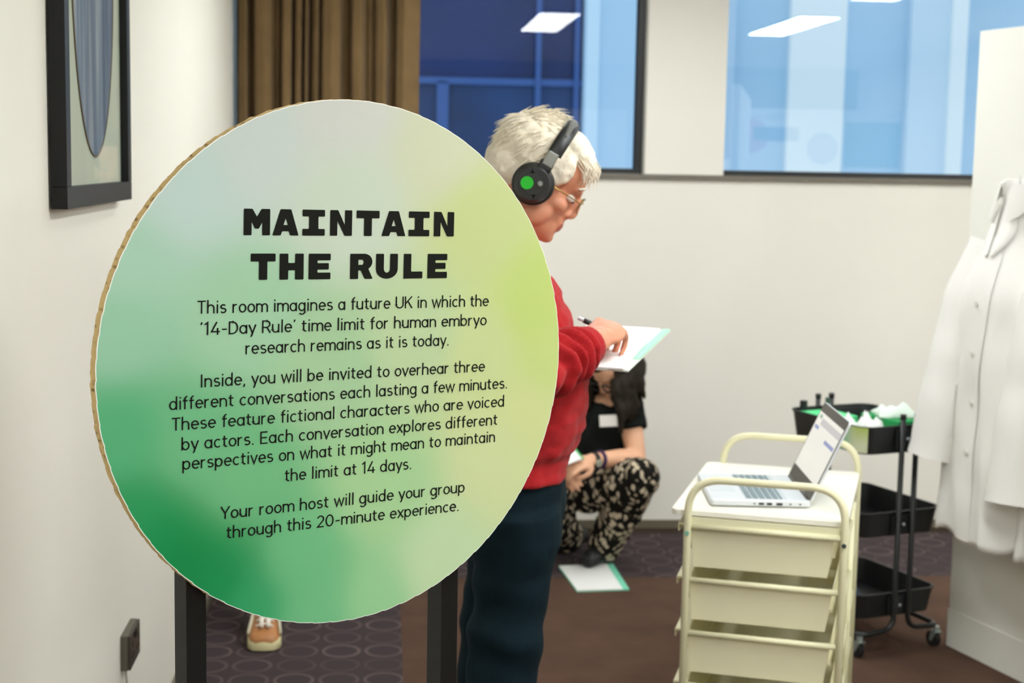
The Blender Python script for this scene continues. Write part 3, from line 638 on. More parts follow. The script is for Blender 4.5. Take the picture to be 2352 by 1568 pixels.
bt = thing('slim_bottle', 'slim grey bottle peeking above the laptop screen from the cart', 'bottle', cart(.155, .41, zt0)); 
G().cyl((0, 0, 0), (0, 0, .10), .012, 16).build('bottle_body', mat('grey_bottle', (110, 140, 128), .3), bt, smooth=True, angle=40); G().cyl((0, 0, .10), (0, 0, .124), .0075, 14).build('cap', mat('grey_cap', (60, 84, 76), .4), bt, smooth=True, angle=40)
# printed leaflet taped on the near face of the top tray
m = bpy.data.materials.new('leaflet'); m.use_nodes = True; nn = NT(m); MATS['leaflet'] = m; bs = nn.n['Principled BSDF']; bs.inputs['Roughness'].default_value = .6
tc = nn.add('ShaderNodeTexCoord'); sp = nn.add('ShaderNodeSeparateXYZ'); nn.link(tc.outputs['Object'], sp.inputs[0])
c1 = nn.mix(nn.math('MULTIPLY_ADD', sp.outputs[1], 14, -.6, clamp=True), lin((206, 212, 176)), lin((110, 190, 150))); c2 = nn.mix(nn.math('MULTIPLY_ADD', sp.outputs[2], 14, -.4, clamp=True), c1, lin((160, 186, 40)))
nn.link(nn.mix(nn.math('MULTIPLY_ADD', sp.outputs[1], -22, 1.7, clamp=True), c1, c2), bs.inputs['Base Color'])
lfp = [(-.0062, .15 - .1*q/6) for q in range(7)] + arc(.05, .05, .0562, .0562, 180, 236, 8)[1:]
g = G(); g.rings([[Vector((x, y, z)) for x, y in lfp] + [Vector((x+.0012*(1 if x < .02 else .6), y+.0006, z)) for x, y in lfp[::-1]] for z in (0, .084)]); lf = g.build('leaflet', m)
lf.location = cart(0, 0, .688); lf.rotation_euler = (0, 0, CA); tag(lf, 'lime and mint leaflet wrapped round the corner of the top black tray', 'leaflet')
rumpled('blue_sheet', mat('pale_blue_paper', (150, 224, 232), .6), .09, .16, .07, 2.2, cart(.075, .16, .485-.083), CA, 'pale blue paper standing in the middle cart tray', 'paper')
rumpled('grey_wipe', mat('slate_cloth', (70, 84, 96), .8), .12, .16, .055, 6.2, cart(.11, .16, .208-.083), CA, 'slate grey cloth lying in the bottom cart tray', 'cloth')

# ================================================================ PARTITION BOARD, LAB COATS
pb_m = mat('partition_white', (238, 237, 228), .6, nscale=2, namt=.01)
PD = Vector((.266, -.964, 0)).normalized(); PN = Vector((-PD.y*-1, 0, 0)); PN = Vector((-.964, -.266, 0)).normalized()
P0 = Vector((1.942, 4.887, 0))
PAZ = atan2(PD.y, PD.x)
par = thing('partition_board', 'tall white partition board on which the lab coats hang', 'partition', P0, PAZ)
# local x runs towards the viewer along the board, local y = +90deg from it: (sin..)
sgn = 1 if (Matrix.Rotation(PAZ, 3, 'Z') @ Vector((0, 1, 0))).dot(PN) > 0 else -1
G().bb((0, -sgn*.045, .0), (1.9, 0, 2.07)).build('panel', pb_m, par, bevel=.002)
g = G().bb((0, sgn*.0, 0), (1.9, sgn*.004, .13)); g.build('plinth', pb_m, par)
for x in (.25, 1.6): G().bb((x-.03, -sgn*.25-.0, 0.0), (x+.03, -sgn*.045, .03)).build('foot', alu, par)
def pl_(s, o, z): return P0 + PD*s + PN*o + Vector((0, 0, z))
def coat(s0, zt, zh, half, label, seedv, sleeves, hooklabel, dep=.075, ob0=.06, ob1=.105):
    """coat hanging by its collar from a hook at s0 along the board"""
    hk = thing('coat_hook', hooklabel, 'hook', pl_(s0, 0, zt+.03), PAZ, group='hooks on the partition board')
    G().bb((-.012, 0, -.03), (.012, sgn*.006, .03)).build('back_plate', alu, hk); G().tube(bend([(0, sgn*.006, -.01), (0, sgn*.045, -.02), (0, sgn*.05, .015)], .02), .004, 8).build('peg', alu, hk, smooth=True)
    c = thing('lab_coat', label, 'coat', pl_(s0, 0, 0), PAZ, group='lab coats hanging on the partition board')
    cloth = mat('coat_cotton', (240, 238, 233), .85, spec=.2, nscale=7, namt=.012, bump=.14, bscale=22)
    n_, NZ = 96, 56
    def surf(a, t, k=0):
        cs, sn_ = cos(a), sin(a); sh = min(1, t/.34); sh = sh*sh*(3-2*sh)
        wv = half*(.26 + .62*sh + .16*t) - k; dv = dep*(.42+.45*sh+.35*t) - k; ob = ob0 + (ob1-ob0)*sh
        amp = max(0, t-.12)
        f = 1 + .17*amp*sin(5*a+seedv+1.5*t) + .10*amp*sin(9*a+seedv*2+3*t) + .10*noise.noise((cs*2+seedv, sn_*2, t*5)) + .05*noise.noise((cs*5+seedv, sn_*5, t*9))
        z = zt - (zt-zh)*t - .03*(1-sh)*abs(cs) + (.012*sin(3*a+seedv)+.008*sin(7*a))*t**3
        return Vector((wv*cs*(1+.06*noise.noise((seedv, t*3, cs))), sgn*max(.008, ob + dv*sn_*f), z))
    rr = [[surf(2*pi*i/n_, j/NZ) for i in range(n_)] for j in range(NZ+1)]; ri = [[surf(2*pi*i/n_, j/NZ, .004) for i in range(n_)] for j in range(NZ+1)]
    G().rings(rr+ri[::-1], cap=False).build('coat_body', cloth, c, smooth=True)
    # front placket with buttons, lapels, collar round the neck
    g = G(); L, R_2 = [], []
    rows = []
    for j in range(41):
        t = .13 + .86*j/40; rows.append([surf(pi/2+.16*q/max(.4, t+.2), t, -.004) for q in (-1, -.5, 0, .5, 1)])
    rows += [[p - Vector((0, sgn*.003, 0)) for p in r] for r in rows[::-1]]
    pk = g.rings(rows, cap=False, closed=False).build('placket', cloth, c, smooth=True, angle=50)
    for t in (.32, .46, .60, .74): b_ = surf(pi/2, t, -.006); G().tube([b_, b_+Vector((0, sgn*.004, 0))], .008, 12).build('button', mat('coat_button', (228, 226, 218), .35), pk, smooth=True, angle=40)
    for sd in (-1, 1):
        rows = []
        for j in range(13):
            u = j/12; t = .03 + .15*u; w = (.42*sin(pi*min(1, u*1.0)**.7)+.04)
            rows.append([surf(pi/2 + sd*(.06+.55*(1-u)*.6), t, -.010)] + [surf(pi/2 + sd*(.06+.55*(1-u)*.6 + w*q), t+.01*q, -.010-.008*sin(pi*q)) for q in (.33, .66, 1)])
        rows += [[p - Vector((0, sgn*.004, 0)) for p in r] for r in rows[::-1]]
        G().rings(rows, cap=False, closed=False).build('lapel', cloth, c, smooth=True, angle=50)
    rows = [[], [], [], []]
    for q in range(33):
        a = radians(112 + 316*q/32); cs, sn_ = cos(a), sin(a); fr_ = max(0, sn_)
        for k2, (rk, dz) in enumerate(((.95, -.01), (1.0, .030), (1.14, .034), (1.62+.25*fr_, -.022-.055*fr_))):
            rows[k2].append(Vector((half*.27*rk*cs, sgn*max(.012, ob0 + .032*rk*sn_ + .018*fr_), zt + dz - .025*fr_)))
    rows += [[p*1 - Vector((0, 0, .003)) for p in r] for r in rows[::-1]]
    G().rings(rows, cap=False, closed=False).build('collar', cloth, c, smooth=True, angle=60)
    for (xa, oa, xm, om, xe, oe, z1, r1) in sleeves:
        path = []; rad = []
        for k in range(19):
            t = k/18; b0, b1, b2 = (1-t)**2, 2*t*(1-t), t*t; z = zt-.16 + (z1-(zt-.16))*t
            path.append((b0*xa+b1*xm+b2*xe + .008*noise.noise((t*5, seedv, xa)), sgn*(b0*oa+b1*om+b2*oe + .008*noise.noise((t*6, seedv*2, xa))), z))
            w = (.048 + .036*min(1, t/.25))*r1; rad.append((w*(1+.07*noise.noise((t*11, seedv, 3))), w*(.60+.10*t)*(1+.10*noise.noise((t*13, 2, seedv)))))
        g = G(); g.tube(path, rad, 22, cap=False, ref=(1, 0, 0)); g.tube(path[::-1], [(q[0]*.94, q[1]*.92) for q in rad][::-1], 22, cap=False, ref=(1, 0, 0))
        g.build('sleeve', cloth, c, smooth=True, angle=60)
    rows = [[surf(pi/2+.42+.62*i/8, .56+.16*zz/8, -.006-.006*sin(i/8*pi)) for i in range(9)] for zz in range(9)]
    rows += [[p - Vector((0, sgn*.005, 0)) for p in r] for r in rows[::-1]]
    G().rings(rows, cap=False, closed=False).build('pocket', cloth, c, smooth=True, angle=50)
    return c
coat(.30, 1.56, .455, .20, 'white lab coat hung second from the picture edge, its cuff beside the black cart', 1.3, [(-.12, .085, -.17, .15, -.175, .205, .69, 1.0), (.11, .06, .15, .07, .16, .07, .74, .85)], 'small white hook holding the coat whose cuff hangs beside the cart', dep=.085, ob0=.05, ob1=.10)
coat(.70, 1.62, .46, .21, 'white lab coat cut off by the picture edge, wide cuff hanging in front', 4.1, [(-.13, .09, -.19, .15, -.18, .19, .62, 1.1), (.12, .06, .17, .07, .18, .08, .72, .9)], 'small white hook holding the coat cut off by the picture edge', dep=.09, ob0=.05, ob1=.11)

# ================================================================ FLOOR CLIPBOARD, BACKGROUND BOARDS
mintb = mat('mint_clip_edge', (120, 214, 180), .5)
ca, cb_, cc, cd_ = on_z(1283, 1300, .004), on_z(1408, 1295, .004), on_z(1445, 1353, .004), on_z(1325, 1357, .004)
cl = thing('clipboard', 'white clipboard with mint edge lying on the brown carpet', 'clipboard', (ca+cb_+cc+cd_)/4 - Vector((0, 0, .004)))
def quad_slab(name, q, h, mm, parent, zoff=0):
    g = G(); g.rings([[p + Vector((0, 0, zoff)) for p in q], [p + Vector((0, 0, zoff+h)) for p in q]]); return g.build(name, mm, parent, world=True)
quad_slab('board', [ca, cb_, cc, cd_], .004, mintb, cl, -.004)
quad_slab('mint_edge', [cb_.lerp(ca, .12), cb_, cc, cc.lerp(cd_, .12)], .002, mintb, cl)
pp = [ca.lerp(cb_, .01), ca.lerp(cb_, .88), cd_.lerp(cc, .88), cd_.lerp(cc, .01)]
o = quad_slab('paper_sheet', pp, .003, paper_m, None); tag(o, 'white paper sheet lying on the floor clipboard', 'paper')

# boards standing behind the viewer, mirrored in the windows
t = thing('display_board', 'white display board with round pink and blue prints', 'board', (3.85, .1, 0))
G().bb((-.75, -.04, 0), (.75, 0, 2.12)).build('panel', pb_m, t); G().bb((-.75, -.045, 2.06), (.75, .02, 2.12)).build('top_rail', alu, t)
for (x, z, r, mm) in ((-.62, 1.88, .15, mat('pink_print', (200, 120, 140), .7)), (.02, 1.78, .14, mat('blue_print', (90, 110, 190), .7))):
    G().cyl((x, 0, z), (x, .004, z), r, 32).build('round_print', mm, t)
G().bb((-.6, 0, 1.84), (-.2, .004, 1.96)).build('dark_print', mat('navy_print', (40, 60, 110), .7), t); G().bb((.22, 0, 1.62), (.72, .004, 2.02)).build('teal_print', mat('teal_print', (60, 150, 130), .7), t)
t = thing('white_board', 'plain white partition board standing behind the viewer', 'board', (1.78, .1, 0)); G().bb((-.34, -.04, 0), (.34, 0, 2.08)).build('panel', pb_m, t); G().bb((-.36, -.15, 0), (.36, .1, .03)).build('foot', alu, t)

# ================================================================ PEOPLE
def skin_mat(name, c, c2):
    m = mat(name, c, .5, spec=.4, nscale=22, namt=.05); nn = NT(m); b = nn.n['Principled BSDF']; b.inputs['Subsurface Weight'].default_value = .06
    b.inputs['Subsurface Radius'].default_value = (.01, .004, .002); b.inputs['Subsurface Scale'].default_value = .6; return m
man_skin = skin_mat('ruddy_skin', (208, 142, 110), None); hand_skin = man_skin
lip_m2 = mat('lips', (180, 104, 84), .5)
def paint(o, mats_zones):
    """give small zones of a body their own colour (lips, brows)"""
    for mm, test in mats_zones:
        o.data.materials.append(mm); k = len(o.data.materials)-1
        for p in o.data.polygons:
            if test(p.center): p.material_index = k
def headgeo(g, fr, sc=1.0, nose=1.0):
    """skull, face, jaw, nose, ears and neck root; fr maps (forward, left, up) to the world"""
    R = Matrix((fr(1, 0, 0)-fr(0, 0, 0), fr(0, 1, 0)-fr(0, 0, 0), fr(0, 0, 1)-fr(0, 0, 0))).transposed()
    e = lambda c, r, rot=None: g.ell(fr(*[v*sc for v in c]), [v*sc for v in r], R @ rot if rot else R, 20, 14)
    ry = lambda a: Matrix.Rotation(radians(a), 3, 'Y')
    e((-.012, 0, .048), (.100, .076, .084)); e((.042, 0, .05), (.058, .062, .062)); e((.040, 0, -.012), (.052, .058, .075))
    e((.052, 0, -.068), (.040, .044, .040), ry(-20)); e((.078, 0, -.088), (.017, .022, .015))           # jaw, chin
    e((.082, 0, .030), (.020, .046, .013)); e((.080, 0, -.048), (.018, .025, .026))                      # brow ridge, muzzle
    e((.094, 0, -.053), (.0075, .020, .0045)); e((.092, 0, -.063), (.0075, .017, .0055))                 # lips
    for s_ in (-1, 1):
        e((.064, s_*.036, -.016), (.024, .022, .018)); e((.030, s_*.050, -.055), (.04, .013, .028), ry(-35))
        e((-.004, s_*.078, -.004), (.020, .007, .034), ry(-12)); e((-.010, s_*.082, .012), (.014, .006, .016))   # ear
    g.tube([fr(*[v*sc for v in p]) for p in ((.088, 0, .026), (.101, 0, .006), (.109*nose, 0, -.020))], [(.009*sc, .008*sc), (.011*sc, .009*sc), (.0125*sc, .010*sc)], 12)
    e((.106*nose, 0, -.024), (.0125, .011, .0095))
    for s_ in (-1, 1): e((.096, s_*.013, -.027), (.011, .0075, .008))
def eyes(fr, parent, sc=1.0):
    R = Matrix((fr(1, 0, 0)-fr(0, 0, 0), fr(0, 1, 0)-fr(0, 0, 0), fr(0, 0, 1)-fr(0, 0, 0))).transposed()
    for s_ in (-1, 1):
        g = G(); g.ell(fr(.0815*sc, s_*.031*sc, .008*sc), (.012*sc, .0125*sc, .0085*sc), R); eo = g.build('eye', mat('eye_white', (226, 220, 210), .25), parent, smooth=True, world=True)
        g = G(); g.ell(fr(.0895*sc, s_*.031*sc, .005*sc), (.0048*sc, .0055*sc, .0052*sc), R); g.build('iris', mat('iris', (70, 78, 80), .2), eo, smooth=True, world=True)
def strands(g, pts, r=.0016):
    for p in pts: g.tube(p, [r]*(len(p)-1)+[r*.2], 4)
def hand(g, W, fwd, nrm, curl, side, spread=1.0, L=1.0, thumb=None):
    """palm from the wrist W along fwd with back-of-hand normal nrm; curl = (base, mid, tip) bend; side = +1/-1 where the thumb sits"""
    f = Vector(fwd).normalized(); n_ = Vector(nrm); n_ = (n_ - f*n_.dot(f)).normalized(); s_ = f.cross(n_)*side
    B = Matrix((f, s_, n_)).transposed()
    g.ell(W + f*.045*L, (.050*L, .041*L, .0145*L), B, 16, 10); g.tube([W - f*.02, W + f*.03], [(.028*L, .020*L), (.030*L, .019*L)], 12, ref=s_)
    for i, (off, ln, r) in enumerate(((.030, .080, .0088), (.010, .090, .0092), (-.010, .084, .0088), (-.029, .066, .0078))):
        p = W + f*.080*L + s_*off*L*spread - f*(.010 if i == 3 else 0); path = [p - f*.02, p]; a = 0; k = curl[i] if isinstance(curl[0], (list, tuple)) else curl
        for q, part in zip(k, (.45, .32, .23)):
            a += q; d = f*cos(a) - n_*sin(a) + s_*(.05*(off/.03))*spread; p = p + d.normalized()*ln*part*L; path.append(p)
        g.tube(path, [r*1.1, r*1.12, r, r*.95, r*.8], 10); g.ell(p, r*.82)
    th = thumb or [(.012, .030, -.008), (.040, .048, -.022), (.066, .046, -.034), (.086, .036, -.040)]
    path = [W + f*a*L + s_*b*L + n_*c*L for a, b, c in th]
    g.tube(path, [.0135, .0125, .0108, .0085], 10); g.ell(path[-1], .0088)
def wr(amp, sc, seedv=0, dirv=(1, 1, 1)):
    return lambda p: amp*(noise.noise((p.x*sc*dirv[0]+seedv, p.y*sc*dirv[1], p.z*sc*dirv[2])) + .5*noise.noise((p.x*sc*2.3*dirv[0], p.y*sc*2.3*dirv[1]+seedv, p.z*sc*2.3*dirv[2])))

# ---- standing man with headphones
MY = 3.25
mf = Vector((cos(radians(6)), -sin(radians(6)), 0)); ml = Vector((sin(radians(6)), cos(radians(6)), 0)); UP = Vector((0, 0, 1))
base = on_y(1170, 1150, MY); man = thing('person', 'white haired person in a red sweater and headphones writing on a clipboard', 'person', (base.x, base.y, 0))
def mp_(x, y, lo=0): return on_y(x, y, MY + lo)
HP = radians(29); HO = mp_(1229, 418)
hF = mf*cos(HP) - UP*sin(HP); hU = mf*sin(HP) + UP*cos(HP)
def hf(a, b, c): return HO + hF*a + ml*b + hU*c
SHR, SHL = mp_(1166, 672, -.165), mp_(1170, 664, .17)
NR, FR, FL = on_y(1443, 850, 3.10), on_y(1540, 758, 3.40), on_y(1347, 746, 3.45); NL = NR + FL - FR
nb = (FR-NR).cross(FL-FR).normalized(); nb = nb if nb.z > 0 else -nb
ELR, WRR = mp_(1243, 852, -.27), mp_(1372, 782, -.13)
ELL_ = mp_(1205, 890, .22); WRL = NL.lerp(FL, .50).lerp(FR.lerp(NR, .50), -.08) - nb*.040
g = G(); headgeo(g, hf, nose=.95)
g.tube([hf(-.035, 0, .0), hf(-.030, 0, -.07), mp_(1165, 600), mp_(1160, 650)], [(.054, .056), (.056, .058), (.062, .060), (.075, .075)], 18, ref=ml)
tor = [(655, 1165, .150, .070), (745, 1185, .165, .100), (880, 1203, .15, .125), (990, 1190, .140, .110), (1085, 1172, .135, .095), (1180, 1172, .130, .090)]
g.tube([mp_(x, y) for y, x, a, b in tor], [(a, b) for y, x, a, b in tor], 24, ref=ml)
for sgn_, (sh, el, wrp) in ((-1, (SHR, ELR, WRR)), (1, (SHL, ELL_, WRL))):
    g.ell(sh, .05); g.tube([sh, sh.lerp(el, .5), el], [.050, .045, .040], 14); g.ell(el, .040); g.tube([el, el.lerp(wrp, .35), wrp], [.040, .043, .027], 14)
LEG = {}
for sgn_, dx in ((-1, 0), (1, -24)):
    lo = sgn_*.085; hip = mp_(1178+dx*.5, 1180, lo); mid = mp_(1174+dx, 1370, lo); kn = mp_(1152+dx, 1560, lo); an = Vector((kn.x-.03, kn.y, .085))
    LEG[sgn_] = (hip, mid, kn, an); g.tube([hip, mid, kn, kn.lerp(an, .35), an], [.064, .058, .046, .046, .034], 16); g.tube([an - Vector((.03, 0, .03)), an + mf*.05 - UP*.05, an + mf*.16 - UP*.06], [.036, .036, .028], 10)
# writing hand: back of the hand towards the viewer and up, fingers closing on the pen
hd = (mp_(1416, 738, -.04) - WRR).normalized()
hand(g, WRR, hd, Vector((-.15, -.68, .62)), ((.45, .85, .45), (.60, .90, .5), (.75, .95, .5), (.85, 1.0, .6)), -1, 1.0, 1.06, thumb=[(.010, .026, -.010), (.036, .044, -.026), (.066, .040, -.046), (.088, .022, -.054)])
hl = (FR-FL).normalized()
hand(g, WRL, hl, -nb, ((.02, .06, .06),)*4, -1, 1, .95, thumb=[(.012, .030, .0), (.040, .048, -.002), (.066, .056, .002), (.086, .058, .004)])
body = remesh(g, 'body', man_skin, man, .0045, 5)
inv = WORLD[man.name].inverted(); hinv = lambda p: ((inv.inverted() @ p) - HO)
def hc(p): d = hinv(p); return d.dot(hF), d.dot(ml), d.dot(hU)
paint(body, [(lip_m2, lambda p: (lambda q: q[0] > .0905 and abs(q[1]) < .018 and -.069 < q[2] < -.049)(hc(p)))])
eyes(hf, man)
white_hair = mat('white_hair', (232, 222, 200), .7, nscale=40, namt=.10, bump=.3, bscale=160)
g = G(); HR = Matrix((hF, ml, hU)).transposed()
he = lambda c, r, a=0: g.ell(hf(*c), r, HR @ Matrix.Rotation(radians(a), 3, 'Y'), 20, 14)
he((-.026, 0, .058), (.100, .087, .087)); he((-.062, 0, .012), (.062, .074, .066)); he((-.062, 0, -.045), (.040, .058, .040)); he((.045, 0, .100), (.056, .064, .034), 28); he((.070, 0, .092), (.036, .052, .024), 42)
he((.086, -.006, .080), (.020, .042, .016), 45)
for s_ in (-1, 1): he((.034, s_*.066, .050), (.030, .017, .040), 15); he((.012, s_*.076, .012), (.014, .010, .034))
hair = remesh(g, 'hair', white_hair, man, .005, 4, wrinkle=wr(.0035, 60, 3))
g = G(); rnd = random.Random(4); P = []
for i in range(1500):
    th, ph = rnd.uniform(0, 2*pi), rnd.uniform(-.35, 1.5); dv = Vector((cos(ph)*cos(th)*.098-.026, cos(ph)*sin(th)*.086, sin(ph)*.086+.058))
    if dv.x > .05 and dv.z < .10: continue
    nv = Vector((dv.x+.026, dv.y, dv.z-.05)).normalized(); flow = Vector((.8, 0, -.2)) if dv.z > .11 else Vector((-.45, 0, -.8)); flow = (flow - nv*flow.dot(nv)).normalized() + Vector((rnd.uniform(-.4, .4), rnd.uniform(-.4, .4), rnd.uniform(-.3, .3)))
    ln = rnd.uniform(.014, .028); up_ = rnd.uniform(.02, .22) + (.55 if dv.z > .130 and rnd.random() < .3 else 0)
    a = dv; b = dv + flow*ln*.5 + nv*ln*up_*.5; c = dv + flow*ln + nv*ln*up_*.6; P.append([hf(*q) for q in (a, b, c)])
for i in range(150):     # fringe swept over the temple
    y0 = rnd.uniform(-.062, .05); a = (.070+rnd.uniform(-.01, .02)-abs(y0)*.25, y0, .100+rnd.uniform(-.015, .01)-abs(y0)*.2); b = (a[0]+.024, y0*1.05, a[2]-.012); c = (a[0]+.031+rnd.uniform(-.006, .006), y0*1.08, a[2]-.028-rnd.uniform(0, .014)); P.append([hf(*q) for q in (a, b, c)])
strands(g, P, .0009); g.build('hair_strands', white_hair, hair, world=True)
g = G()
for s_ in (-1, 1): g.tube([hf(.094, s_*.012, .034), hf(.099, s_*.030, .040), hf(.088, s_*.050, .034)], [.002, .0032, .002], 8)
g.build('eyebrows', white_hair, man, smooth=True, world=True)
# sweater
red = mat('red_wool', (166, 26, 30), .85, spec=.2, nscale=16, namt=.05, bump=.25, bscale=380, sheen=.08)
g = G()
tor = [(578, 1180, .066, .062), (592, 1168, .078, .070), (608, 1160, .115, .070), (636, 1160, .165, .087), (668, 1166, .185, .102), (745, 1188, .19, .118), (830, 1203, .185, .134), (885, 1207, .18, .142), (940, 1202, .175, .140), (1000, 1192, .17, .130), (1045, 1176, .172, .122), (1084, 1174, .172, .124)]
g.tube([mp_(x, y) for y, x, a, b in tor], [(a, b) for y, x, a, b in tor], 28, ref=ml)
CUF = {}
for sgn_, (sh, el, wrp) in ((-1, (SHR, ELR, WRR)), (1, (SHL, ELL_, WRL))):
    ce = el.lerp(wrp, .80); CUF[sgn_] = ce
    g.ell(sh, .064); g.tube([sh, sh.lerp(el, .5), el], [.064, .060, .058], 16); g.ell(el, .058)
    g.tube([el, el.lerp(wrp, .2), el.lerp(wrp, .34), el.lerp(wrp, .46), el.lerp(wrp, .58), el.lerp(wrp, .70), ce], [.058, .060, .052, .058, .049, .051, .042], 18)
def swr(p):
    q = WORLD[man.name] @ p; v = .006*noise.noise((q.x*14, q.y*10, q.z*26)) + .004*noise.noise((q.x*30, q.y*30, q.z*50))
    el, wrp = ELR, WRR; ax = (wrp-el); t = (q-el).dot(ax)/ax.length_squared; r = (q-el-ax*t).length
    if r < .09 and -.25 < t < .8: v += .010*sin(t*26 + 6*noise.noise((q.x*9, q.y*9, q.z*9)))*min(1, (.85-t)*3)
    hz = mp_(1174, 1040).z
    if abs(q.z-hz) < .06: v -= .007*exp(-((q.z-hz)/.012)**2)
    return v
sw = remesh(g, 'sweater', red, man, .006, 4, wrinkle=swr)
g = G(); ax = (WRR-ELR).normalized(); g.tube([CUF[-1]-ax*.03, CUF[-1]+ax*.004, CUF[-1]+ax*.012, CUF[-1]+ax*.010, CUF[-1]-ax*.01], [.044, .043, .041, .035, .034], 20, cap=False); g.build('cuff', red, sw, smooth=True, world=True)
ax = (WRL-ELL_).normalized(); g = G(); g.tube([CUF[1]-ax*.03, CUF[1]+ax*.004, CUF[1]+ax*.012, CUF[1]+ax*.010, CUF[1]-ax*.01], [.044, .043, .041, .035, .034], 20, cap=False); g.build('cuff', red, sw, smooth=True, world=True)
# trousers
teal = mat('dark_teal_trousers', (14, 31, 38), .85, spec=.12, nscale=14, namt=.18, bump=.2, bscale=300)
g = G()
tor = [(1066, 1174, .158, .118), (1085, 1174, .160, .121), (1150, 1172, .168, .124), (1215, 1168, .170, .118), (1250, 1160, .15, .10)]
g.tube([mp_(x, y) for y, x, a, b in tor], [(a, b) for y, x, a, b in tor], 24, ref=ml)
for sgn_, dx in ((-1, 0), (1, -26)):
    lo = sgn_*.088; rows = [(1170, 1182, .100), (1240, 1187, .099), (1310, 1178, .084), (1380, 1172, .082), (1450, 1166, .086), (1490, 1158, .080), (1568, 1150, .077)]
    path = [mp_(x+dx*min(1, (y-1170)/150), y, lo) for y, x, r in rows]; kn = path[-1]; path += [Vector((kn.x-.01, kn.y, .30)), Vector((kn.x-.02, kn.y, .10)), Vector((kn.x-.02, kn.y, .035))]
    g.tube(path, [(r*.98, r) for y, x, r in rows] + [.068, .062, .064], 20, ref=ml)
def twr(p):
    q = WORLD[man.name] @ p; a = .008*noise.noise((q.x*10+q.z*7, q.y*10, q.z*16-q.x*10)); zf = .62
    a += .008*sin((q.z*46 + q.x*22) + 4*noise.noise((q.x*6, q.y*6, q.z*6)))*exp(-((q.z-.60)/.09)**2)*.6
    return a
remesh(g, 'trousers', teal, man, .007, 4, wrinkle=twr)
for sgn_ in (-1, 1):
    an = LEG[sgn_][3]; g = G(); g.poly([(c.x, c.y) for c in [Vector((p[0], p[1])) for p in rrect(-.09, -.048, .20, .048, .045, 6)]], .025, o=(an.x, an.y, 0)); shoe = g.build('shoe', mat('brown_shoe', (70, 50, 38), .5), man, world=True, bevel=.005)
    g = G(); g.tube([(an.x-.06, an.y, .06), (an.x+.03, an.y, .062), (an.x+.11, an.y, .05), (an.x+.17, an.y, .035)], [(.042, .045), (.044, .045), (.044, .032), (.036, .02)], 16, ref=(0, 1, 0)); g.build('shoe_upper', mat('brown_shoe', (70, 50, 38), .5), shoe, smooth=True, world=True)

# headphones
hpn = thing('headphones', 'black headphones with a green dot worn by the white haired person', 'headphones', HO)
hblk = mat('headphone_black', (26, 27, 26), .42); hsil = mat('headphone_silver', (150, 152, 146), .3, metal=.7)
def hw(a, b, c): return hf(a, b, c)
for s_ in (-1, 1):
    c0, c1 = hw(-.002, s_*.080, -.004), hw(-.002, s_*.112, -.004)
    ad = (c1-c0).normalized(); prof = [(0, .034), (.002, .042), (.012, .0455), (.016, .044), (.018, .040), (.026, .038), (.031, .034), (.0315, .022), (.030, .021), (.030, .004)]
    g = G(); g.tube([c0+ad*t for t, r in prof], [r for t, r in prof], 32); cup = g.build('ear_cup', hblk, hpn, smooth=True, world=True, angle=35)
    g = G(); g.cyl(c0+ad*.030, c0+ad*.0325, .0225, 24); g.build('cup_ring', mat('headphone_ring', (40, 42, 40), .3), cup, smooth=True, world=True, angle=35)
    g = G(); g.cyl(c0+ad*.0325-hF*.012-hU*.004, c0+ad*.0338-hF*.012-hU*.004, .0135, 24); g.build('green_dot', mat('green_dot', (20, 178, 30), .5), cup, world=True)
    g = G(); g.tube([c0+ad*.033+hF*.0125+hU*.008, c0+ad*.036+hF*.0125+hU*.008], [.006, .005], 12); g.build('silver_knob', hsil, cup, smooth=True, world=True, angle=40)
    RB_ = Matrix((hF, ml, hU)).transposed()
    g = G(); g.box(hw(.004, s_*.098, .058), (.024, .012, .032), RB_); g.build('slider_block', hsil, hpn, world=True, bevel=.002)
    g = G(); g.box(hw(.002, s_*.098, .042), (.030, .010, .020), RB_); g.build('yoke', hblk, hpn, world=True, bevel=.003)
path = []; rad = []
for i in range(25):
    a = pi*i/24; path.append(hw(.006+.004*sin(a), .098*cos(a), .070+.078*sin(a)**.9)); rad.append((.0155, .0055))
g = G(); g.tube(path, rad, 14, ref=hF); g.build('headband', hblk, hpn, smooth=True, world=True, angle=50)
g = G(); g.tube([hw(.008, .101*cos(a), .071+.0825*sin(a)) for a in [pi*(.16+.68*i/16) for i in range(17)]], [(.007, .0035)]*17, 10, ref=hF); g.build('band_padding', mat('headphone_grey', (92, 92, 86), .6), hpn, smooth=True, world=True)
# glasses
gl = thing('glasses', 'thin gold rimmed glasses on the white haired person', 'glasses', hf(.1, 0, .01)); gold = mat('gold_wire', (150, 122, 60), .3, metal=.8)
g = G()
for s_ in (-1, 1):
    g.tube([hf(.112-.006*abs(cos(a)), s_*.034+.024*cos(a), .004+.018*sin(a)) for a in [2*pi*i/24 for i in range(25)]], .0010, 6, cap=False)
g.tube([hf(.108, -.010, .008), hf(.113, 0, .012), hf(.108, .010, .008)], .0014, 6); g.build('rims', gold, gl, smooth=True, world=True)
for s_ in (-1, 1):
    g = G(); g.tube([hf(.107, s_*.058, .008), hf(.098, s_*.072, .010), hf(.04, s_*.080, .012), hf(.0, s_*.083, .010)], .0016, 6); g.build('temple_arm', gold, gl, smooth=True, world=True)
    g = G(); q = [hf(.1118-.006*abs(cos(a)), s_*.034+.0235*cos(a), .004+.0175*sin(a)) for a in [2*pi*i/24 for i in range(24)]]; g.rings([q, [p - hF*.0012 for p in q]]); g.build('lens', pane_m, gl, world=True)

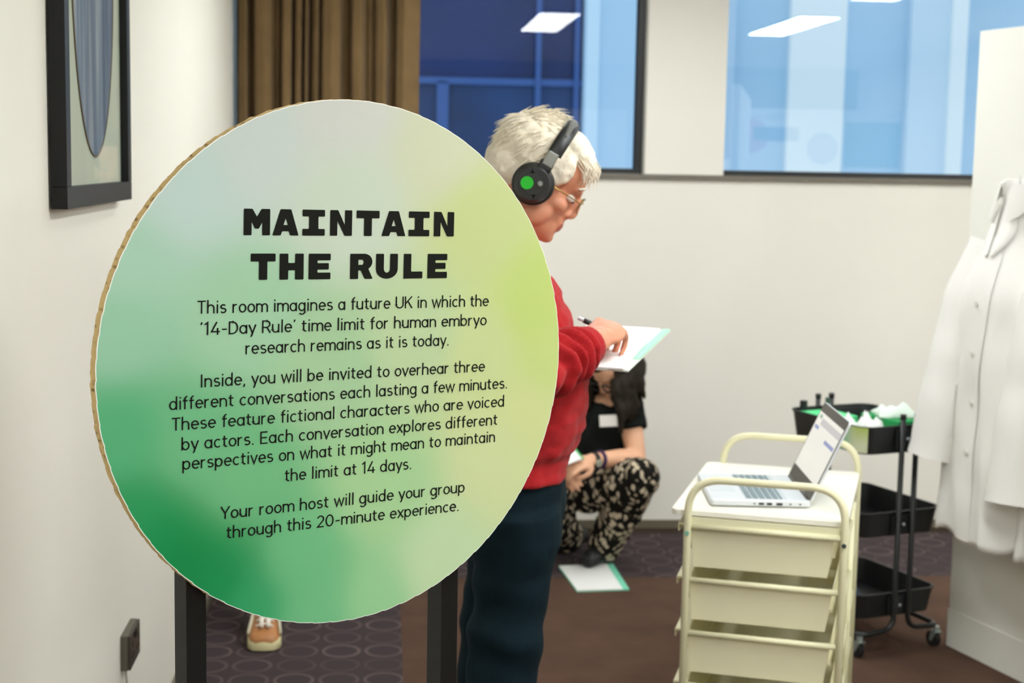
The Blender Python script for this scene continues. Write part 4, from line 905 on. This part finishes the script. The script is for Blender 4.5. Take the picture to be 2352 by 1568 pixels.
# clipboard in hand, paper, pen
hc_ = thing('clipboard', 'white clipboard with green edge held up by the person in red', 'clipboard', (NR+FL)/2)
def slab(name, q, h, mm, parent, off=0):
    g = G(); g.rings([[p + nb*off for p in q], [p + nb*(off+h) for p in q]]); return g.build(name, mm, parent, world=parent is not None)
slab('board', [NL, NR, FR, FL], .004, mat('clear_board', (222, 228, 216), .4), hc_, -.004)
slab('green_edge', [NR.lerp(NL, .09).lerp(FR.lerp(FL, .09), .25), NR.lerp(FR, .25), FR, FR.lerp(FL, .09)], .002, mat('mint_edge', (150, 226, 180), .5), hc_)
slab('clip', [NL.lerp(NR, .1).lerp(FL, .02), NL.lerp(NR, .1).lerp(FL, .10), NR.lerp(NL, .5).lerp(FR.lerp(FL, .5), .10), NR.lerp(NL, .5).lerp(FR.lerp(FL, .5), .02)], .009, dkgrey, hc_)
q = [NL.lerp(NR, .02), NR.lerp(NL, .12), FR.lerp(FL, .12), FL.lerp(FR, .02)]; o = slab('paper_sheets', q, .003, mat('writing_paper', (246, 243, 240), .7), None, .0); tag(o, 'white paper sheets being written on the held clipboard', 'paper')
q = [NR.lerp(NL, .20)+(NR-FR)*.03, NR.lerp(NL, .04)+(NR-FR)*.03, FR.lerp(FL, .10).lerp(NR.lerp(NL, .10), .35), FR.lerp(FL, .22).lerp(NR.lerp(NL, .22), .35)]; o = slab('folded_page', q, .003, mat('page_paper', (240, 238, 236), .7), None, .0032); tag(o, 'white page sticking over the near corner of the held clipboard', 'paper')
pe = mp_(1340, 735, -.02); pt = mp_(1424, 775, -.03)
pen = thing('pen', 'black tipped pen in the writing hand of the person in red', 'pen', pt); dpen = (pe-pt).normalized()
G().tube([pt, pt+dpen*.012, pt+dpen*.10], [.001, .0045, .0045], 12).build('barrel', mat('pen_clear', (196, 202, 204), .2), pen, smooth=True, world=True, angle=40)
tot = (pe-pt).length
G().tube([pe-dpen*.018, pe-dpen*.002, pe], [.0058, .0058, .0045], 12).build('end_cap', hblk, pen, smooth=True, world=True, angle=40)
G().tube([pt+dpen*.10, pe-dpen*.018], [.0045, .0050], 12).build('grip', mat('pen_clear', (196, 202, 204), .2), pen, smooth=True, world=True, angle=40)

# ---- squatting woman by the far wall
wp = lambda x, y, Y: on_y(x, y, Y)
wskin = skin_mat('warm_skin', (224, 172, 138), None)
wz = on_z(1370, 1280, 0); wo = thing('person', 'dark haired person in a black T-shirt and patterned trousers squatting by the far wall', 'person', (wz.x, wz.y, 0))
wfd = Vector((-.80, -.60, 0)).normalized(); wl = UP.cross(wfd)      # her left is towards the viewer's right
WP_ = radians(38); WO = wp(1414, 852, 5.97); wF = wfd*cos(WP_) - UP*sin(WP_); wU = wfd*sin(WP_) + UP*cos(WP_)
def wf_(a, b, c): return WO + wF*a + wl*b + wU*c
pel, wai, che, nek = wp(1326, 1118, 6.06), wp(1350, 1050, 6.06), wp(1388, 965, 6.02), wp(1402, 912, 6.02)
shl, ell_, wrl = wp(1444, 940, 5.94), wp(1462, 1052, 5.86), wp(1356, 1056, 5.72)
shr, elr, wrr = wp(1338, 945, 6.12), wp(1285, 1040, 6.02), wp(1298, 1075, 5.78)
hipl, knl, anl = wp(1338, 1122, 6.00), wp(1470, 1098, 5.72), wp(1384, 1258, 5.97)
hipr, knr, anr = wp(1300, 1128, 6.12), wp(1232, 1096, 5.80), wp(1306, 1240, 6.16)
g = G(); headgeo(g, wf_, .93)
g.tube([wf_(-.03, 0, -.02), nek, che], [.045, .05, .09], 14)
g.tube([nek, che, wai, pel], [(.08, .06), (.135, .085), (.125, .085), (.145, .105)], 20, ref=wl)
for sh, el, wr_ in ((shl, ell_, wrl), (shr, elr, wrr)):
    g.tube([sh, sh.lerp(el, .5), el], [.050, .045, .038], 14); g.ell(sh, .052); g.ell(el, .039); g.tube([el, el.lerp(wr_, .35), wr_], [.039, .040, .026], 14)
for hp_, kn, an in ((hipl, knl, anl), (hipr, knr, anr)):
    g.tube([hp_, hp_.lerp(kn, .5), kn], [.075, .064, .05], 14); g.ell(kn, .05); g.tube([kn, kn.lerp(an, .35), an], [.048, .046, .034], 14)
hand(g, wrl, (wp(1312, 1070, 5.66)-wrl), Vector((.2, -.5, .8)), ((.5, .6, .4), (.6, .6, .4), (.65, .6, .4), (.7, .6, .4)), -1, 1, .95)
hand(g, wrr, (wp(1312, 1095, 5.66)-wrr), Vector((-.5, -.4, .6)), ((.5, .6, .4),)*4, 1, 1, .92)
remesh(g, 'body', wskin, wo, .006, 4); 
dark_hair = mat('dark_brown_hair', (34, 27, 17), .65, spec=.2, nscale=30, namt=.25, bump=.15, bscale=90)
g = G(); HR2 = Matrix((wF, wl, wU)).transposed()
def we(c, r, a=0): g.ell(wf_(*c), r, HR2 @ Matrix.Rotation(radians(a), 3, 'Y'), 18, 12)
we((-.028, 0, .050), (.098, .090, .090)); we((-.06, 0, -.02), (.07, .085, .09)); we((.045, 0, .098), (.05, .062, .03), 25)
rnd2 = random.Random(11)
for k in range(32):
    a = -2.3 + 4.6*k/31; b0 = sin(a)*.090; f0 = -.035 - cos(a)*.07 if abs(a) < 1.2 else -.02 + (abs(a)-1.2)*.085
    p0 = wf_(f0, b0, .03); ln = rnd2.uniform(.16, .22); path = [p0]
    for q in range(1, 6):
        p0 = p0 + Vector((rnd2.uniform(-.012, .012), rnd2.uniform(-.012, .004), -ln/5)) + (wl*.006*(1 if b0 > 0 else -1)); path.append(p0)
    g.tube(path, [.020, .022, .020, .018, .014, .006], 8)
hair2 = remesh(g, 'hair', dark_hair, wo, .008, 2, wrinkle=wr(.008, 28, 5, (1, 1, .5)))
g = G(); P = []
for k in range(130):
    a = rnd2.uniform(-2.1, 2.1); b0 = sin(a)*.096; f0 = -.035 - cos(a)*.08 if abs(a) < 1.2 else .0
    p0 = wf_(f0, b0, rnd2.uniform(.0, .09)); path = [p0]
    for q in range(5): p0 = p0 + Vector((rnd2.uniform(-.016, .016), rnd2.uniform(-.014, .010), -rnd2.uniform(.03, .05))); path.append(p0)
    P.append(path)
strands(g, P, .0022); g.build('hair_strands', dark_hair, hair2, world=True)
blk_cloth = mat('black_cotton', (20, 23, 21), .9, spec=.15, nscale=12, namt=.2)
g = G(); g.tube([nek.lerp(che, .25), che, wai, pel.lerp(wai, .3), pel], [(.10, .075), (.150, .100), (.142, .104), (.155, .12), (.15, .11)], 20, ref=wl)
for sh, el in ((shl, ell_), (shr, elr)): g.ell(sh, .066); g.tube([sh, sh.lerp(el, .26), sh.lerp(el, .42)], [.064, .062, .064], 14)
remesh(g, 't_shirt', blk_cloth, wo, .007, 3, wrinkle=wr(.006, 16, 2))
m = bpy.data.materials.new('leaf_print_cotton'); m.use_nodes = True; nn = NT(m); MATS['leaf_print_cotton'] = m; bs = nn.n['Principled BSDF']; bs.inputs['Roughness'].default_value = .85; bs.inputs['Specular IOR Level'].default_value = .15
tc = nn.add('ShaderNodeTexCoord'); nz = nn.add('ShaderNodeTexNoise'); nz.inputs['Scale'].default_value = 14; nn.link(tc.outputs['Object'], nz.inputs['Vector'])
ad = nn.add('ShaderNodeVectorMath', operation='MULTIPLY_ADD'); nn.link(nz.outputs['Color'], ad.inputs[0]); ad.inputs[1].default_value = (.07, .07, .07); nn.link(tc.outputs['Object'], ad.inputs[2])
mp2 = nn.add('ShaderNodeMapping'); mp2.inputs['Scale'].default_value = (1, 1, .62); mp2.inputs['Rotation'].default_value = (.3, .5, .2); nn.link(ad.outputs[0], mp2.inputs[0])
vo = nn.add('ShaderNodeTexVoronoi'); vo.inputs['Scale'].default_value = 44; nn.link(mp2.outputs[0], vo.inputs['Vector'])
f = nn.math('MULTIPLY_ADD', vo.outputs['Distance'], -7, 3.35, clamp=True)
nn.link(nn.mix(f, lin((24, 22, 18)), lin((206, 190, 164))), bs.inputs['Base Color'])
g = G(); g.tube([wai.lerp(pel, .6), pel, pel - UP*.06], [(.155, .12), (.165, .13), (.12, .10)], 20, ref=wl)
for hp_, kn, an, r1 in ((hipl, knl, anl, 1), (hipr, knr, anr, 1)):
    g.tube([hp_, hp_.lerp(kn, .3), hp_.lerp(kn, .65), kn], [.105, .098, .092, .082], 16); g.ell(kn, .084); g.tube([kn, kn.lerp(an, .25), kn.lerp(an, .55), kn.lerp(an, .85), an], [.080, .082, .078, .074, .068], 16)
remesh(g, 'trousers', m, wo, .008, 3, wrinkle=wr(.009, 14, 8))
for an, dd in ((anl, Vector((-.55, -.83, 0))), (anr, Vector((-.7, -.7, 0)))):
    dd = dd.normalized(); g = G(); a = Vector((an.x, an.y, .045)); g.tube([a - dd*.09 + UP*.01, a + dd*.0, a + dd*.09, a + dd*.14 - UP*.012], [(.038, .042), (.042, .045), (.042, .036), (.028, .024)], 14, ref=UP.cross(dd)); g.build('shoe', mat('black_shoe', (20, 21, 20), .45), wo, smooth=True, world=True)
# what she wears and holds
t = thing('glasses', 'dark framed glasses on the squatting person', 'glasses', wf_(.1, 0, 0)); g = G()
for s_ in (-1, 1):
    g.tube([wf_(.106-.006*abs(cos(a)), s_*.032+.024*cos(a), .004+.019*sin(a)) for a in [2*pi*i/20 for i in range(21)]],   .0036, 6, cap=False); g.tube([wf_(.10, s_*.054, .008), wf_(.09, s_*.072, .009), wf_(.0, s_*.082, .010)], .0024, 6)
g.build('rims', blk, t, smooth=True, world=True)
bc = wp(1398, 966, 5.86); bn = (Vector((0, 0, EYE)) - bc); bn.z = .0; bn = (bn.normalized() + Vector((-.25, 0, .12))).normalized(); ba, bb_ = basis(bn, (0, 0, 1)); RBm = Matrix((bb_, ba, bn)).transposed()
cs_ = che.lerp(wai, .1); 
o = G().box((0, 0, 0), (.074, .046, .003), RBm @ Matrix.Rotation(radians(-6), 3, 'Z')).build('name_badge', mat('badge_paper', (236, 232, 224), .6)); o.location = bc; tag(o, 'white name badge stuck on the black T-shirt', 'badge')
d_ = (wrl-ell_).normalized(); c_ = ell_.lerp(wrl, .93); wt = thing('wristwatch', 'dark wristwatch with pale face on the squatting person', 'watch', c_)
g = G(); g.tube([c_-d_*.010, c_+d_*.010], [.031, .031], 20); g.build('strap', blk, wt, smooth=True, world=True, angle=40)
fn = (Vector((-.2, -.8, -.1))); fn = (fn - d_*fn.dot(d_)).normalized(); g = G(); g.cyl(c_+fn*.029, c_+fn*.037, .014, 16); g.build('watch_face', mat('watch_face', (176, 178, 160), .3), wt, smooth=True, world=True, angle=40)
c_ = ell_.lerp(wrl, .80); g = G(); g.tube([c_-d_*.006, c_+d_*.006], [.0375, .037], 20); tag(g.build('wristband', mat('purple_band', (48, 22, 74), .6), smooth=True, angle=40), 'purple wristband next to the dark watch', 'wristband')
q = [wp(1298, 1010, 5.80), wp(1316, 1022, 5.80), wp(1340, 1052, 5.66), wp(1288, 1072, 5.62)]
nq = (q[1]-q[0]).cross(q[3]-q[0]).normalized(); g = G(); g.rings([[p for p in q], [p + nq*.006 for p in q]]); o = g.build('clipboard', paper_m); tag(o, 'white clipboard held by the squatting person, mostly behind the red sweater', 'clipboard')
g = G(); g.tube([q[1].lerp(q[0], .05)+nq*.003, q[2]+nq*.003], .005, 6); e_ = g.build('green_edge', mat('clip_green', (60, 170, 90), .5)); e_.parent = o

# ---- visitor standing behind the sign, one tan trainer showing
vz = on_z(605, 1497, 0); vd = Vector((.02, -1, 0)).normalized(); vl = UP.cross(vd)
vo_ = thing('person', 'person behind the round sign, of whom only a tan trainer shows', 'person', (vz.x, vz.y+.2, 0))
VA = Vector((vz.x, vz.y, 0)) - vd*.225; VA2 = VA - vd*.62 + vl*.16 + UP*.03
pc = (VA + VA2)/2; pc = Vector((pc.x+.02, pc.y, 0))
def vp(a, b, z): return pc + vd*a + vl*b + UP*z
def trainer(ank, dd, parent, dark=False):
    dd = dd.normalized(); ll = UP.cross(dd); B = Matrix((dd, ll, UP)).transposed()
    tan = mat('tan_leather', (176, 118, 68), .45, nscale=18, namt=.08); cream_s = mat('cream_sole', (216, 206, 158), .6); lace = mat('white_lace', (238, 230, 216), .7); edge_w = mat('off_white_trim', (226, 218, 190), .6)
    outl = [(-.075, .030), (-.05, .042), (.02, .044), (.10, .052), (.165, .056), (.205, .052), (.226, .036), (.232, 0), (.226, -.036), (.205, -.052), (.165, -.056), (.10, -.050), (.02, -.044), (-.05, -.042), (-.075, -.030), (-.082, 0)]
    g = G(); o0 = ank - UP*ank.z
    rr = [[o0 + B @ Vector((x*k, y*k, z)) for x, y in outl] for z, k in ((ank.z*0+.0, .94), (.006, 1.0), (.030, 1.0), (.036, .97))]
    g.rings(rr); sh = g.build('shoe', cream_s, parent, smooth=True, world=True, angle=50)
    sec = [(-.07, .085, .034, 0), (-.03, .115, .036, 0), (.03, .124, .038, 0), (.08, .112, .042, 0), (.12, .094, .046, 0), (.155, .074, .050, 0), (.18, .060, .051, 0), (.205, .055, .047, 0), (.220, .049, .038, 0), (.227, .040, .028, 0)]
    def top(x):
        for (x0, t0, _, _), (x1, t1, _, _) in zip(sec, sec[1:]):
            if x0 <= x <= x1: return t0 + (t1-t0)*(x-x0)/(x1-x0)
        return .05
    rr = []
    for x, tz, w, _ in sec:
        rr.append([o0 + B @ Vector((x, w*cos(a), .030 + max(0, (tz-.030))*(sin(a)**.7 if sin(a) > 0 else 0))) for a in [pi*i/14 for i in range(15)]])
    g = G(); g.rings(rr); g.build('upper', tan, sh, smooth=True, world=True, angle=60)
    g = G()
    for k in range(4):
        x = .098+.021*k; g.tube([o0 + B @ Vector((x, y, top(x) + .005 - 11*y*y)) for y in (-.028, -.014, 0, .014, .028)], .0046, 8)
    for y0, y1 in ((-.013, -.010), (.006, .012)): g.tube([o0 + B @ Vector((x, y0 + (y1-y0)*(x-.06)/.1, top(x)+.009)) for x in (.06, .10, .13, .155, .178)], .0075, 8)
    g.build('laces', lace, sh, smooth=True, world=True)
    g = G()
    for s_ in (-1, 1): g.tube([o0 + B @ Vector((.03, s_*.037, .105)), o0 + B @ Vector((.10, s_*.043, .078)), o0 + B @ Vector((.175, s_*.053, .046))], [(.012, .006), (.014, .006), (.010, .005)], 8)
    g.build('side_trim', edge_w, sh, smooth=True, world=True)
g = G()
vh = lambda a, b, c: vp(.02, 0, 1.56) + vd*a + vl*b + UP*c
headgeo(g, vh); g.tube([vp(0, 0, 1.56), vp(-.02, 0, 1.46), vp(-.02, 0, 1.36)], [.05, .056, .09], 14)
g.tube([vp(-.02, 0, z) for z in (1.44, 1.36, 1.15, 1.0, .86)], [(.09, .07), (.17, .10), (.15, .11), (.145, .10), (.15, .10)], 20, ref=vl)
for s_ in (-1, 1):
    sh, el, wr_ = vp(-.02, s_*.16, 1.37), vp(-.03, s_*.20, 1.10), vp(.06, s_*.20, .87); g.ell(sh, .050); g.tube([sh, el], [.052, .04], 14); g.ell(el, .04); g.tube([el, wr_], [.039, .027], 14)
    hand(g, wr_, Vector((.0, 0, -1)) + vd*.25, vl*s_, ((.25, .35, .25),)*4, -s_, 1, 1)
for an, s_ in ((VA, -1), (VA2, 1)):
    hp_ = vp(-.02, s_*.085, .88); kn = hp_.lerp(an + UP*.1, .5) + vd*.05; g.tube([hp_, kn, an + UP*.10], [.075, .052, .036], 14); g.tube([an + UP*.11, an + UP*.05 + vd*.06], [.036, .03], 10)
remesh(g, 'body', wskin, vo_, .008, 3); eyes(vh, vo_)
g = G(); g.ell(vh(-.012, 0, .062), (.102, .088, .088)); g.ell(vh(-.06, 0, .0), (.06, .075, .08)); g.ell(vh(.05, 0, .105), (.05, .06, .03)); remesh(g, 'hair', dark_hair, vo_, .009, 2, wrinkle=wr(.006, 30, 1))
g = G(); g.tube([vp(-.02, 0, z) for z in (1.475, 1.42, 1.36, 1.15, 1.0, .88)], [(.062, .062), (.12, .085), (.180, .112), (.168, .128), (.165, .12), (.17, .125)], 20, ref=vl)
for s_ in (-1, 1):
    sh, el, wr_ = vp(-.02, s_*.16, 1.37), vp(-.03, s_*.20, 1.10), vp(.06, s_*.20, .87); g.ell(sh, .060); g.tube([sh, el, el.lerp(wr_, .85)], [.060, .052, .044], 14); g.ell(el, .054)
remesh(g, 'jumper', mat('grey_jumper', (70, 72, 80), .9), vo_, .009, 3, wrinkle=wr(.005, 14, 6))
dk = mat('black_trousers', (18, 18, 19), .9, spec=.15); g = G(); g.tube([vp(-.02, 0, z) for z in (.98, .90, .82)], [(.158, .11), (.168, .118), (.12, .1)], 20, ref=vl)
for an, s_ in ((VA, -1), (VA2, 1)):
    hp_ = vp(-.02, s_*.085, .88); kn = hp_.lerp(an + UP*.1, .5) + vd*.05; e2 = an + UP*.12 - vd*.03; g.tube([hp_, kn, kn.lerp(e2, .6), e2, e2 - UP*.035 - vd*.01], [.10, .075, .066, .062, .062], 16)
remesh(g, 'trousers', dk, vo_, .009, 3, wrinkle=wr(.005, 12, 4))
trainer(VA, vd, vo_); trainer(VA2, vd + vl*.1, vo_)
